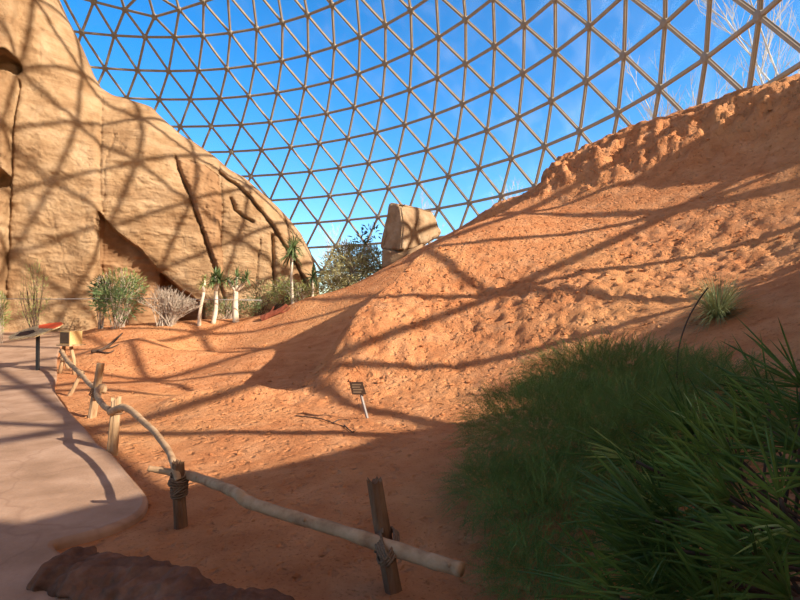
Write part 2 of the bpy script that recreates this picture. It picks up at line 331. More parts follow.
# scarp band near the crest and footprint area, by world polylines
SC = [at(*c)[:2] for c in [(505,212,19.6),(560,196,17.8),(620,170,16.6),(690,140,15.6),(780,105,14.3),(860,90,13)]]
FP = [at(*c)[:2] for c in [(380,345,10.2),(470,320,11.2),(560,300,10.2),(660,262,11),(740,240,9.5)]]
RIM = [at(*c)[:2] for c in [(346,396,8.4),(350,380,9.2),(352,357,10.2),(363,330,11.4),(400,307,12.7),(416,291,13.4),(444,267,14.6),(482,248,15.8),(530,230,17.6)]]
MOUND = [gnd(178,408)[:2], gnd(215,402)[:2], gnd(250,405)[:2]]
def terrain(x, y, fine=True):
    x = np.asarray(x, float); y = np.asarray(y, float)
    r0 = np.hypot(x-DC[0], y-DC[1]); k = np.minimum(1, 34.0/np.maximum(r0, 1e-6))
    z = tps(DC[0]+(x-DC[0])*k, DC[1]+(y-DC[1])*k)
    z = z*1.0
    d, s = seg_dist(x, y, RIM); al = 1.7*np.clip((y-8.8)/5.0, 0, 1)*np.clip((21.0-y)/4, 0, 1)
    lf = sstep(0, 1.0, d)*np.exp(-np.clip(d-1.3, 0, 99)/3.2); rt = np.exp(-d/3.2)
    z = z+al*np.where(s > 0, .55-1.15*sstep(0, 1.0, d)+(.6 - .6*np.exp(-np.clip(d-1.3, 0, 99)/3.2)), .55*rt)
    m = path_near(x, y, 1.2); pm = pmask(x, y)
    z = z*(1-m)+(path_z(x, y)-.03)*m
    far = sstep(4, 12, y)
    z = z+(.10*fbm(x, y, 2.3, 3, 1)+.10*fbm(x+y*.6, y, 4., 2, 5)*far)*(1-m)*.7
    d, _ = seg_dist(x, y, MOUND); z = z+.17*np.exp(-(d/.34)**2)
    if fine:
        z = z+.022*fbm(x, y, .35, 3, 11)*(1-m)
        d, _ = seg_dist(x, y, FP); w = np.exp(-(d/2.0)**2)
        c, rid = worley(x+.1*vnoise(x, y, .5, 3), y, .34, 1)
        z = z-w*.085*np.exp(-(c/.34)**2)*(.35+rid)+w*.03*fbm(x, y, .5, 3, 21)
        c2, r2 = worley(x+.05*vnoise(x, y, .2, 13), y, .11, 9); z = z-(.010+.030*w)*np.exp(-(c2/.32)**2)*(r2 > .5)*(1-m)*sstep(22, 12, y)
        c, rid = worley(x, y, .17, 4); z = z-(.25+.75*w)*.020*np.exp(-(c/.3)**2)*(rid > .45)*(1-m)
        d, s = seg_dist(x, y, SC); w = np.exp(-(d/1.25)**2)
        ca, sa = .55, .835; A_ = x*ca-y*sa; B_ = x*sa+y*ca          # along and across the crest
        g1 = 1-2*np.abs(vnoise(A_+.5*vnoise(x, y, 1.6, 9), B_*.33, .95, 31))*1.6; g2 = 1-2*np.abs(vnoise(A_, B_*.45, .42, 37))*1.6
        rt_ = sstep(7.5, 4.5, x); z = z+w*((.10+.20*rt_)*(g1-.35)+.13*(g2-.4)+.36*fbm(x, y, .5, 4, 41, .7))
        zz = z*3.3+.8*vnoise(x, y, 2.2, 8); st = sstep(.1, .55, zz-np.floor(zz))-(zz-np.floor(zz)); z = z+w*.10*st
    return z
def axis(breaks):
    out = []
    for a, b, s in breaks: out.append(np.arange(a, b, s))
    return np.concatenate(out+[[breaks[-1][1]]])
gx = axis([(-56, -30, 1.0), (-30, -12, .22), (-12, -5, .10), (-5, 6, .045), (6, 14, .07), (14, 16, .4)])
gy = axis([(-18, -6, .8), (-6, 1.2, .2), (1.2, 9, .045), (9, 14, .06), (14, 20, .08), (20, 34, .16), (34, 56, .6)])
X, Y = np.meshgrid(gx, gy, indexing='ij')
Z = terrain(X, Y)
rr = np.hypot(X-DC[0], Y-DC[1]); k = np.minimum(1, 34.6/np.maximum(rr, 1e-6))
XX = DC[0]+(X-DC[0])*k; YY = DC[1]+(Y-DC[1])*k
Z = np.where(rr > 34.6, terrain(XX, YY, False), Z)
sand = grid_mesh('floor', np.stack([XX, YY, Z], -1), M['sand']); tag(sand, kind='structure')
sand['label'] = 'red orange sand floor rising to a tall dune on the right'

out_g = MB(); n = 96
V = [(DC[0]+34.3*math.cos(2*PI*i/n), DC[1]+34.3*math.sin(2*PI*i/n), -.9) for i in range(n)]+[(DC[0]+400*math.cos(2*PI*i/n), DC[1]+400*math.sin(2*PI*i/n), -4.5) for i in range(n)]
out_g.add(V, [(i, n+i, n+(i+1) % n, (i+1) % n) for i in range(n)])
tag(out_g.build('floor_outside', M['ground_out']), kind='structure')

# path slab with a rounded lip
def smooth_poly(P, it=2):
    P = [np.array(p, float) for p in P]
    for _ in range(it):
        Q = []
        for a, b in zip(P, P[1:]+P[:1]): Q += [a*.75+b*.25, a*.25+b*.75]
        P = Q
    return P
pp = smooth_poly(path_poly, 2)
def offset(P, d):
    out = []
    for i in range(len(P)):
        t = P[(i+1) % len(P)]-P[i-1]; t = t/(np.linalg.norm(t)+1e-9); out.append(P[i]+d*np.array([t[1], -t[0]]))
    return out
area = sum(a[0]*b[1]-b[0]*a[1] for a, b in zip(pp, pp[1:]+pp[:1]))
sg = 1 if area > 0 else -1
from mathutils.geometry import delaunay_2d_cdt
inner = offset(pp, -sg*.03); n = len(pp)
gp = [(x, y) for x in np.arange(-28, 0, .35) for y in np.arange(-6, 35, .35)]
gpx = np.array([p[0] for p in gp]); gpy = np.array([p[1] for p in gp]); ip = [tuple(p) for p in inner]
dd, _ = seg_dist(gpx, gpy, ip+[ip[0]]); ok = in_poly(gpx, gpy, ip) & (dd > .12)
vin = [Vector(p) for p in ip]+[Vector((a, b)) for a, b in zip(gpx[ok], gpy[ok])]
res = delaunay_2d_cdt(vin, [], [list(range(n)) if sg > 0 else list(range(n))[::-1]], 1, 1e-5)
def pz(p): return float(path_z(p[0], p[1]))
pm = MB(); pm.add([(p[0], p[1], pz(p)+.032+.010*float(fbm(p[0], p[1], 1.1, 3, 3))) for p in res[0]], [tuple(f) for f in res[2]])
V = []
for d, z in [(sg*.01, -.14), (sg*.012, .0), (0, .022), (-sg*.03, .032)]: V += [(p[0], p[1], pz(p)+z+(.010*float(fbm(p[0], p[1], 1.1, 3, 3)) if z > .03 else 0)) for p in offset(pp, d)]
pm.add(V, [(k*n+i, k*n+(i+1) % n, (k+1)*n+(i+1) % n, (k+1)*n+i) for k in range(3) for i in range(n)])
po = pm.build('floor_path', M['path'], smooth=True); tag(po, kind='structure'); po['label'] = 'pinkish grey concrete footpath with a rounded lip'

# ------------------------------------------------------------------ dome
DL = 2*PI/65; LON0 = -0.78965; YAW = -0.79910
def sph(lat, lon, R=R_DOME):
    a = lon-YAW
    return DC+R*np.array([-math.sin(a)*math.cos(lat), math.cos(a)*math.cos(lat), math.sin(lat)])
LATS = [.773, .727, .6477, .5775, .5082, .4398, .3719, .3030, .2353, .1675, .0995, .031, -.037]
VT = {}
def unit(lat, lon): return np.array([math.cos(lat)*math.cos(lon), math.cos(lat)*math.sin(lon), math.sin(lat)])
for kk in range(0, 14):
    lat = PI/2-(PI/2-.773)*kk/13
    for s in range(5):
        A = unit(lat, LON0-13*s*DL); B = unit(lat, LON0-13*(s+1)*DL); w = math.acos(max(-1, min(1, A@B)))
        for i in range(max(kk, 1)):
            t = i/kk if kk else 0
            g = (math.sin((1-t)*w)*A+math.sin(t*w)*B)/math.sin(w) if w > 1e-6 else A
            r_ = unit(lat, LON0-13*s*DL-13*DL*t)
            g = g*.5+r_*.5; g /= np.linalg.norm(g)
            if kk == 0 and s: continue
            VT[('c', kk, (kk*s+i) % max(5*kk, 1))] = sph(math.asin(g[2]), math.atan2(g[1], g[0]))
for r in range(1, 13):
    for c in range(65): VT[('r', r, c)] = sph(LATS[r], LON0-(c-r/2)*DL)
def vid(kk, i): return ('c', kk, i % max(5*kk, 1))
def rid_(r, c): return ('c', 13, c % 65) if r == 0 else ('r', r, c % 65)
EDG = set(); TRI = []
def addt(a, b, c):
    TRI.append((a, b, c))
    for e in ((a, b), (b, c), (a, c)): EDG.add(tuple(sorted(e)))
for kk in range(0, 13):
    for s in range(5):
        for i in range(kk+1):
            a = vid(kk, kk*s+i); b = vid(kk+1, (kk+1)*s+i); c = vid(kk+1, (kk+1)*s+i+1); addt(a, b, c)
            if i < kk: addt(a, c, vid(kk, kk*s+i+1))
for r in range(12):
    for c in range(65):
        addt(rid_(r, c), rid_(r+1, c), rid_(r+1, c+1)); addt(rid_(r, c), rid_(r+1, c+1), rid_(r, c+1))
def cam_xy(p):
    d = p-CAM; z = d@CF
    return (400+F_PX*d[0]/z, 300-F_PX*(d@CU)/z, z) if z > .5 else None
def seen_size(P):
    c = cam_xy(np.mean(P, axis=0))
    if c is None or not (-30 < c[0] < 830 and -30 < c[1] < 300): return 0
    # hidden by the hill to the right
    sky_y = np.interp(c[0], [0, 60, 110, 200, 320, 420, 500, 600, 720, 830], [-40, 0, 83, 140, 260, 248, 205, 150, 105, 75])
    if c[1] > sky_y: return 0
    return 1.0/c[2]
dome = empty('wall_dome', (DC[0], DC[1], 0)); tag(dome, kind='structure'); dome['label'] = 'geodesic glass dome enclosing the desert'
def strut(mb, a, b):
    d = b-a; L = np.linalg.norm(d); d /= L; mid = (a+b)/2; nrm = (mid-DC); nrm /= np.linalg.norm(nrm); sd = np.cross(d, nrm)
    a = a+d*.14; b = b-d*.14
    V = []
    prof = [(-.05, -.08), (.05, -.08), (.075, -.06), (.075, .02), (.105, .03), (.105, .05), (-.105, .05), (-.105, .03), (-.075, .02), (-.075, -.06)]
    for p in (a, b):
        for (u, w) in prof: V.append(p+sd*u+nrm*w)
    n = len(prof); mb.add(V, [(k, (k+1) % n, n+(k+1) % n, n+k) for k in range(n)]+[tuple(range(n))[::-1], tuple(range(n, 2*n))])
def hub(mb, p):
    nrm = p-DC; nrm /= np.linalg.norm(nrm); u = np.cross(nrm, [0, 0, 1.]); u = u/np.linalg.norm(u) if np.linalg.norm(u) > 1e-6 else np.array([1., 0, 0]); w = np.cross(nrm, u)
    n = 12; V = []
    for (r, h) in ((.25, .08), (.25, -.08), (.15, -.14)):
        for k in range(n): V.append(p+nrm*h+r*(math.cos(2*PI*k/n)*u+math.sin(2*PI*k/n)*w))
    F = [(j*n+k, j*n+(k+1) % n, (j+1)*n+(k+1) % n, (j+1)*n+k) for j in range(2) for k in range(n)]+[tuple(range(n))[::-1], tuple(range(2*n, 3*n))]
    mb.add(V, F)
def pane(mb, a, b, c, nsub=4, h=.16):
    nrm = (a+b+c)/3-DC; nrm /= np.linalg.norm(nrm); idx = {}; V = []; F = []
    for i in range(nsub+1):
        for j in range(nsub+1-i):
            k = nsub-i-j; t = np.array([i, j, k])/nsub; idx[(i, j)] = len(V)
            V.append(t[0]*a+t[1]*b+t[2]*c+nrm*(.10+h*(27*t[0]*t[1]*t[2])**.6))
    for i in range(nsub):
        for j in range(nsub-i):
            F.append((idx[(i, j)], idx[(i+1, j)], idx[(i, j+1)]))
            if i+j < nsub-1: F.append((idx[(i+1, j)], idx[(i+1, j+1)], idx[(i, j+1)]))
    mb.add(V, F)
for items, fn, nm, mt in ((sorted(EDG), strut, 'strut', M['metal']), ([(v,) for v in sorted(VT)], hub, 'hub', M['hub']), (TRI, pane, 'glass_pane', M['glass'])):
    sc = sorted(((seen_size([VT[k] for k in it]), i) for i, it in enumerate(items)), reverse=True)
    top = [i for s, i in sc[:100] if s > 0]; ts = set(top)
    for i in top:
        mb = MB(); fn(mb, *[VT[k] for k in items[i]]); mb.build(nm, mt, dome, smooth=(nm == 'glass_pane'))
    mb = MB()
    for i, it in enumerate(items):
        if i in ts: continue
        if fn is pane: pane(mb, *[VT[k] for k in it], nsub=2)
        else: fn(mb, *[VT[k] for k in it])
    o = mb.build(nm+'_lattice' if nm != 'glass_pane' else 'glass_panes', mt, dome, smooth=(nm == 'glass_pane')); o['kind'] = 'stuff'
kb = MB(); n = 130; V = []
for (r, z) in ((34.75, -1.2), (34.75, .42), (35.35, .42), (35.35, -1.2)):
    V += [(DC[0]+r*math.cos(2*PI*i/n), DC[1]+r*math.sin(2*PI*i/n), z) for i in range(n)]
kb.add(V, [(k*n+i, k*n+(i+1) % n, ((k+1) % 4)*n+(i+1) % n, ((k+1) % 4)*n+i) for k in range(4) for i in range(n)])
kb.build('ring_kerb', M['concrete'], dome)

# ------------------------------------------------------------------ sandstone cliff
CP0 = np.array([-16.6, 22.4]); CT = np.array([.94, .342]); CN = np.array([-.342, .94])    # foot line, along, inward
SC_ = .68
def face_uv(px, py, inset=.0):
    d = ray(px, py); o = CP0+CN*inset
    # CAM.xy + t d.xy = o + u CT  -> dot with CN
    t = ((o-CAM[:2])@CN)/(d[:2]@CN); p = CAM+t*d
    return ((p[:2]-CP0)@CT, p[2])
SIL = [(-60,-260),(0,-150),(30,-70),(60,0),(75,30),(88,62),(96,76),(110,83),(150,98),(180,125),(215,150),(250,176),(280,202),(305,228),(316,248),(322,268),(323,300)]
su = []; sz = []
for a, b in SIL:
    u_, z_ = face_uv(a, b, 2.3); su.append(u_); sz.append(z_)
su = np.array(su); sz = np.array(sz)
o_ = np.argsort(su); su = su[o_]; sz = sz[o_]
UMAX = su[-1]
us = np.arange(-8, UMAX+.001, .05); NZ = 340
ztop = np.interp(us, su, sz); ztop = ztop+.16*vnoise(us, us*0, .8, 5)
taper = np.sqrt(np.clip((UMAX-us)/2.5, 0, 1))
tt = np.linspace(0, 1, NZ)
U, T = np.meshgrid(us, tt, indexing='ij'); ZT = np.maximum(ztop, .4)[:, None]
ZZ = -0.3+T*(ZT+.3)
def pl(P, inset=.55): return [tuple(np.array(face_uv(a, b, inset))/SC_) for a, b in P]
def gv(d, w): return np.exp(-np.abs(d)/(w*.55))
def relief(U, Z):
    Z0 = Z; wob = .10*fbm(U, Z, .7, 3, 55); U = U+wob; Z = Z+.10*fbm(U, Z, .6, 3, 66)
    D = .75*fbm(U, Z, 5.0, 3, 2)+.20*fbm(U, Z*2.2, 1.2, 5, 8, .6)+.04*fbm(U*.4, Z*3, .5, 3, 14)     # + = inward
    # buttress on the left stands forward of the slab
    c = pl([(60,-60),(72,0),(82,45),(93,76),(98,120),(100,180),(104,225),(100,262),(100,330)]); d, s = seg_dist(U, Z, c)
    cu = np.interp(Z, [p[1] for p in c][::-1], [p[0] for p in c][::-1])
    D = D+1.0*sstep(-.5, .35, U-cu)*(.25+.75*sstep(12, 2, Z))+.30*gv(d, .18)
    # slab edge over a recess
    e = pl([(100,212),(118,232),(140,246),(160,270),(180,287),(203,303)]); eu = np.array([p[0] for p in e]); ez = np.array([p[1] for p in e])
    edge = np.interp(U, eu, ez); inr = (U > eu[0]-.1)*(U < eu[-1]+.1)
    D = D+inr*sstep(.0, .14, edge-Z)*(1.0+.35*sstep(eu[0], eu[0]+1.5, U))
    qx = pl([(102, 300), (162, 300), (130, 236)]); q = np.clip(1-((U-(qx[0][0]+qx[1][0])/2)/((qx[1][0]-qx[0][0])*.62))**2, 0, 1)
    D = D-inr*(edge > Z)*.75*q*sstep(qx[2][1]+2.2, qx[2][1]-1.5, Z)
    cave = pl([(160,262),(160,300),(162,330)]); cu2 = cave[0][0]
    D = D+inr*sstep(.0, .2, edge-Z)*sstep(cu2-.05, cu2+.1, U)*1.9
    # cracked flake
    fl = pl([(173,152),(188,152),(205,158),(219,168),(222,200),(222,245),(224,285),(216,285),(211,262),(203,235),(194,208),(184,182)])
    d, s = seg_dist(U, Z, fl+[fl[0]]); ins = in_poly(U, Z, fl)
    D = D-np.where(ins, .32*sstep(0, .35, d)-.30*np.abs(fbm(U, Z*.6, .9, 4, 61, .65)), 0)
    fc = pl([(174,150),(184,180),(194,206),(204,235),(213,262),(222,292),(226,318)]); d, s = seg_dist(U, Z, fc)
    D = D+.55*gv(d, .13)
    d, s = seg_dist(U, Z, pl([(222,170),(223,205),(221,240)])); D = D+.25*gv(d, .12)
    # broken ledges on the right shoulder
    g = pl([(231,194),(236,207),(244,214),(254,219)]); d, s = seg_dist(U, Z, g); D = D+.75*gv(d, .16)
    g = pl([(222,166),(238,178),(262,205),(277,225),(288,243),(300,262),(311,285)]); d, s = seg_dist(U, Z, g)
    D = D+.55*gv(d, .17)
    gu = np.array([p[0] for p in g]); gz = np.array([p[1] for p in g]); above = Z-np.interp(U, gu, gz)
    D = D-.45*(U > gu[0])*sstep(-.05, .12, above)*np.exp(-np.clip(above, 0, 9)/3.0)
    for P_, w, a in [([(35,35),(36,58),(36,82)], .05, .18), ([(45,180),(55,213),(65,256),(75,292)], .05, .22), ([(262,238),(258,270),(256,300)], .1, .4), ([(275,232),(274,262),(276,296)], .22, .9),
                     ([(112,128),(105,165),(104,200)], .09, .22), ([(16,75),(14,130),(12,200),(10,300)], .16, .6), ([(80,190),(88,215),(86,240)], .06, .15), ([(60,100),(70,150)], .05, .08),
                     ([(205,180),(206,230)], .05, .12), ([(240,150),(262,178),(290,215),(303,240)], .1, .35), ([(120,88),(132,120)], .06, .12), ([(288,205),(296,235),(297,265)], .12, .35), ([(45,262),(80,266)], .04, .06)]:
        d, s = seg_dist(U, Z, pl(P_)); D = D+1.25*a*gv(d+.02, w*.75)
    # strip at the far left with two dark hollows
    u15, _ = pl([(15, 100)])[0]; D = D-.7*sstep(u15, u15-.4, U)
    for cx, cy, a, b in ((4, 60, 15, 10), (3, 181, 9, 10)):
        (uc, zc), (ua, _), (_, zb) = pl([(cx, cy), (cx+a, cy), (cx, cy-b)])
        q = ((U-uc)/(ua-uc))**2+((Z-zc)/(zb-zc))**2; D = D+1.8*sstep(1.15, .75, q)
    return D
Dd = SC_*relief(U/SC_, ZZ/SC_)
roll_ = 3.6*(1-np.sqrt(np.clip(1-T**3.2, 0, 1)))+ZZ*.03
front = Dd*np.clip(np.minimum(1, (1-T)*9), .05, 1)+roll_
front = front+2.0*(1-taper[:, None])
P = np.stack([CP0[0]+CT[0]*U+CN[0]*front, CP0[1]+CT[1]*U+CN[1]*front, ZZ], -1)
back = 3.6+4.0*np.sqrt(np.clip(1-T**3, 0, 1))*taper[:, None]+.2
Pb = np.stack([CP0[0]+CT[0]*U+CN[0]*back, CP0[1]+CT[1]*U+CN[1]*back, ZZ], -1)
allP = np.concatenate([P, Pb[:, ::-1][:, 1::6]], axis=1)
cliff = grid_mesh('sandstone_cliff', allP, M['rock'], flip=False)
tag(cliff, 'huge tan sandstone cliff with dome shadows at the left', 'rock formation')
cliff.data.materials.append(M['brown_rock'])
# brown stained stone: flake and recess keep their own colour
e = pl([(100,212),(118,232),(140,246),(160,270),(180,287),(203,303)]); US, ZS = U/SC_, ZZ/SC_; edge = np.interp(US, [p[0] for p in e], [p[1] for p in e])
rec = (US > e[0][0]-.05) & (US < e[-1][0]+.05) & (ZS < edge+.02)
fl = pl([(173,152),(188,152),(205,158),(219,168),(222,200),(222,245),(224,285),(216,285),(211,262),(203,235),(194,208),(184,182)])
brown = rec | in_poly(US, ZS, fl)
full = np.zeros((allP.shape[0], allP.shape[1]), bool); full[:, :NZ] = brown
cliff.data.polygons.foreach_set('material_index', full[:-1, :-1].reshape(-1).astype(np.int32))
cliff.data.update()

# ------------------------------------------------------------------ boulder on the dune crest
from mathutils.bvhtree import BVHTree
def rock(name, outline, Y0, depth, material, parent=None, seed=0, tilt=0.0, amp=.06, n=56):
    """rock whose front shows the given outline; rounded, solid, with its own depth"""
    C2 = np.mean(outline, axis=0); rings = []
    V = []; K = 26
    dense = []
    m = len(outline)
    for i in range(m):
        a = np.array(outline[i], float); b = np.array(outline[(i+1) % m], float)
        for j in range(6): dense.append(a+(b-a)*j/6)
    dense = np.array(dense); nd = len(dense)
    for k in range(K+1):
        s = -1+2*k/K; w = (1-abs(s)**4)**.5 if abs(s) < 1 else 0
        w = max(w, .0)
        for q in dense:
            p2 = C2+(q-C2)*w
            base = at(p2[0], p2[1], Y0); base = base+np.array([0, 1., 0])*s*depth+np.array([tilt*s*depth, 0, 0])
            nn = noise.noise(Vector(base*1.1+seed)); n2 = noise.noise(Vector(base*3.2+seed))
            dirv = base-at(C2[0], C2[1], Y0); dirv /= (np.linalg.norm(dirv)+1e-6)
            V.append(base+dirv*(nn*amp*2+n2*amp))
    F = [(k*nd+i, k*nd+(i+1) % nd, (k+1)*nd+(i+1) % nd, (k+1)*nd+i) for k in range(K) for i in range(nd)]
    mb = MB(); mb.add(V, F); return mb.build(name, material, parent, smooth=True)
import bmesh
def hull_rock(name, pts_, material, amp, seed):
    bm = bmesh.new()
    for (a, b_, dY) in pts_: bm.verts.new(at(a, b_, 23.2+dY))
    bmesh.ops.convex_hull(bm, input=bm.verts); 
    loose = [v for v in bm.verts if not v.link_faces]; bmesh.ops.delete(bm, geom=loose, context='VERTS')
    bmesh.ops.triangulate(bm, faces=bm.faces)
    bmesh.ops.bevel(bm, geom=bm.edges[:], offset=.05, segments=2, affect='EDGES')
    bmesh.ops.triangulate(bm, faces=bm.faces)
    for _ in range(5):
        ed = [e for e in bm.edges if e.calc_length() > .12]
        if not ed: break
        bmesh.ops.subdivide_edges(bm, edges=ed, cuts=1); bmesh.ops.triangulate(bm, faces=bm.faces)
    bm.normal_update()
    for v in bm.verts:
        c = v.co; n = noise.noise(c*1.3+Vector((seed, 0, 0)))*amp*1.2+noise.noise(c*4)*amp*.5+noise.noise(c*11)*amp*.3
        cr = abs(noise.noise(Vector((c[0]*1.1, c[1]*.6, c[2]*.4+seed)))); n -= amp*1.6*max(0, 1-cr/.05)
        v.co = c+v.normal*n
    me = bpy.data.meshes.new(name); bm.to_mesh(me); bm.free(); me.polygons.foreach_set('use_smooth', [True]*len(me.polygons))
    return link(name, me, material)
b = hull_rock('boulder', [(390,203,0),(400,204,-.5),(418,208,.1),(432,212,.5),(437,221,.7),(442,234,1.0),(430,240,.2),(414,249,-.4),(401,251,-.9),(380,249,.1),(385,228,.3),(403,224,-.8),(424,222,-.2),
   (392,204,2.2),(430,212,2.6),(440,235,2.6),(384,248,2.4),(420,248,2.4)], M['boulder'], .045, 4)
tag(b, 'blocky brown boulder perched on the dune crest before the glass', 'boulder')
b = rock('foot_stone', [(383,250),(398,251),(412,249),(424,244),(424,268),(396,272),(383,268)], 23.4, .9, M['boulder'], seed=9, amp=.03)
tag(b, 'low flat stone under the big boulder on the crest', 'stone')

# ------------------------------------------------------------------ kerb rock in the foreground
def hump():
    st = [gnd(56,562,.07), gnd(80,567,.08), gnd(118,578,.08), gnd(160,590,.07), gnd(205,603,.06), gnd(250,617,.05), gnd(310,636,.04), gnd(400,660,.02)]
    st = [p for p in st]
    n = 72; m = 220; V = []
    cum = np.linspace(0, len(st)-1, m)
    for j, c in enumerate(cum):
        i = min(int(c), len(st)-2); f = c-i; p = st[i]*(1-f)+st[i+1]*f; t = st[i+1]-st[i]; t[2] = 0; t /= np.linalg.norm(t); sd = np.array([t[1], -t[0], 0])
        e = math.sin(PI*min(1, (j+.6)/16)/2)**.6*math.sin(PI*min(1, (m-j)/18)/2)**.5
        for k in range(n):
            a = 2*PI*k/n; w = .20*e; h = .11*e
            q = p+sd*math.cos(a)*w+np.array([0, 0, math.sin(a)*h-.04])
            nv = noise.noise(Vector(q*5)); n2 = noise.noise(Vector((q[0]*3+7, q[1]*14, q[2]*14)))
            q = q+(sd*math.cos(a)+np.array([0, 0, math.sin(a)]))*(nv*.045+n2*.035+noise.noise(Vector(q*22))*.022)*e
            V.append(q)
    F = [(j*n+k, j*n+(k+1) % n, (j+1)*n+(k+1) % n, (j+1)*n+k) for j in range(m-1) for k in range(n)]+[tuple(range(n))[::-1], tuple((m-1)*n+k for k in range(n))]
    mb = MB(); mb.add(V, F); return mb.build('kerb_rock', M['kerb'], smooth=True)
tag(hump(), 'long low dark brown rock kerb at the path edge in the foreground', 'rock')

# ------------------------------------------------------------------ unseen ledge added right of the viewpoint, shaped to shade the foreground
SA = np.array([SUN_AZ[0], SUN_AZ[1]]); SB = np.array([-SUN_AZ[1], SUN_AZ[0]])
SHADE_LEDGE = [(-2.5, 3.2), (-1, 4.1), (2, 4.15), (3.2, 4.05), (5, 3.7), (6.4, 3.42), (7.2, 3.2), (8.0, 3.4), (8.9, 3.4), (9.4, 2.6), (9.8, 1.5)]
ts = np.linspace(-2.5, 9.8, 140); hs_ = np.interp(ts, [a for a, b in SHADE_LEDGE], [b for a, b in SHADE_LEDGE]); hs_ = hs_+.16*fbm(ts, ts*0, 1.1, 3, 77)
prof = [(-.9, 0.), (-.75, .45), (-.55, .75), (-.35, .93), (-.1, 1.), (.15, 1.), (.4, .95), (.65, .8), (.85, .45), (1.0, 0.)]
V = []
for t, h in zip(ts, hs_):
    for d, f in prof:
        q = SA*(3.6+d)+SB*t; nn = noise.noise(Vector((q[0]*.9, q[1]*.9, f*3)))*.25*(f < 1)
        V.append((q[0]+SA[0]*nn, q[1]+SA[1]*nn, -.2+(h+.2)*f))
m_ = len(prof); mb = MB(); mb.add(V, [(i*m_+k, i*m_+k+1, (i+1)*m_+k+1, (i+1)*m_+k) for i in range(len(ts)-1) for k in range(m_-1)]+[tuple(range(m_)), tuple((len(ts)-1)*m_+k for k in range(m_))[::-1], ])
led = mb.build('added_shade_ledge', M['boulder'], smooth=True); tag(led, 'long brown unseen ledge added beside the viewpoint on the right to cast the foreground shade', 'rock')

# ------------------------------------------------------------------ helpers for things standing on the sand
def ground_z(x, y):
    if float(pmask(np.array([x]), np.array([y]))[0]) > 0: return float(path_z(x, y))+.03
    return float(terrain(np.array([x]), np.array([y]))[0])
def hit(px, py, y0=2.0, y1=34.0):
    Ys = np.arange(y0, y1, .04); d = ray(px, py); P = CAM+d*Ys[:, None]
    h = terrain(P[:, 0], P[:, 1], False); i = np.where(P[:, 2] < h)[0]
    k = i[0] if len(i) else len(Ys)-1
    p = P[k].copy(); p[2] = ground_z(p[0], p[1]); return p
def bez(pts, n=6):
    """smooth path through points"""
    P = [np.array(p, float) for p in pts]; out = []
    for i in range(len(P)-1):
        a = P[max(i-1, 0)]; b = P[i]; c = P[i+1]; d = P[min(i+2, len(P)-1)]
        for k in range(n):
            t = k/n; out.append(.5*((2*b)+(-a+c)*t+(2*a-5*b+4*c-d)*t*t+(-a+3*b-3*c+d)*t**3))
    out.append(P[-1]); return out

# ------------------------------------------------------------------ rustic fence
def post(base_px, top_px, r, label, material, seed, ragged=.02, sink=.06):
    b = gnd(*base_px) ; b[2] = ground_z(b[0], b[1]); Y = b[1]
    sc = 1.0; t = at(top_px[0], top_px[1], Y)
    o = empty('fence_post', b, label, 'fence post', 'rough wooden posts of the path fence')
    mb = MB(); d = (t-b); L = np.linalg.norm(d); d /= L; u = np.cross(d, [0, 1, 0]); u /= np.linalg.norm(u); w = np.cross(u, d)
    r_ = random.Random(seed); n = 18; m = 16; V = []
    ph = [r_.random()*6 for _ in range(3)]
    for j in range(m+1):
        f = j/m; c = b-d*sink+d*(L+sink)*f+u*.006*math.sin(3*f+ph[0])
        for k in range(n):
            a = 2*PI*k/n
            rr = r*(1+.10*math.sin(3*a+ph[1])+.06*math.sin(7*a+ph[2])+.05*noise.noise(Vector((math.cos(a)*2, math.sin(a)*2, f*3+seed))))*(1-.12*f)
            p = c+rr*(math.cos(a)*u+math.sin(a)*w)
            if j == m: p = p+d*ragged*(noise.noise(Vector((math.cos(a)*2.5, math.sin(a)*2.5, seed)))*2)
            V.append(p)
    V.append(b+d*(L-ragged*.6)); N_ = len(V)-1
    F = [(j*n+k, j*n+(k+1) % n, (j+1)*n+(k+1) % n, (j+1)*n+k) for j in range(m) for k in range(n)]+[(m*n+k, m*n+(k+1) % n, N_) for k in range(n)]+[tuple(range(n))[::-1]]
    mb.add(V, F); mb.build('shaft', material, o, smooth=False)
    return o, b, t, d
def lashing(parent, c, axis_, r, turns, spread, seed, material=None, name='rope_lashing', ry=None):
    axis_ = np.array(axis_, float); axis_ /= np.linalg.norm(axis_); u = np.cross(axis_, [0, 1, .1]); u /= np.linalg.norm(u); w = np.cross(axis_, u)
    r_ = random.Random(seed); P = []
    for i in range(turns*14+1):
        a = 2*PI*i/14; f = i/(turns*14); P.append(np.array(c)+axis_*((f-.5)*spread+.012*math.sin(a+seed))+(1+.05*r_.random())*(r*math.cos(a)*u+(ry or r)*math.sin(a)*w))
    mb = MB(); mb.tube(P, .0075, 6); return mb.build(name, material or M['rope'], parent, smooth=True)
p1, b1, t1, d1 = post((393,588), (373,482), .048, 'dark split fence post nearest the viewer, leaning left under the long rail', M['dark_wood'], 1, .03)
j1 = b1+d1*np.linalg.norm(t1-b1)*.42
jc = at(385, 546, b1[1]-.10); lashing(p1, jc, (.75, 0, .65), .066, 4, .055, 1, ry=.155); lashing(p1, jc+np.array([.012, 0, 0]), (-.8, 0, .6), .068, 3, .045, 2, ry=.16)
p2, b2, t2, d2 = post((180,524), (178,462), .046, 'stubby dark fence post wrapped in rope where the bent rails meet', M['dark_wood'], 2, .03)
L2 = np.linalg.norm(t2-b2)
lashing(p2, b2+d2*L2*.66, d2, .056, 8, .16, 3); lashing(p2, b2+d2*L2*.72, d2+np.array([.45, 0, 0]), .062, 3, .06, 4); lashing(p2, b2+d2*L2*.60, d2+np.array([-.4, 0, 0]), .060, 3, .05, 5)
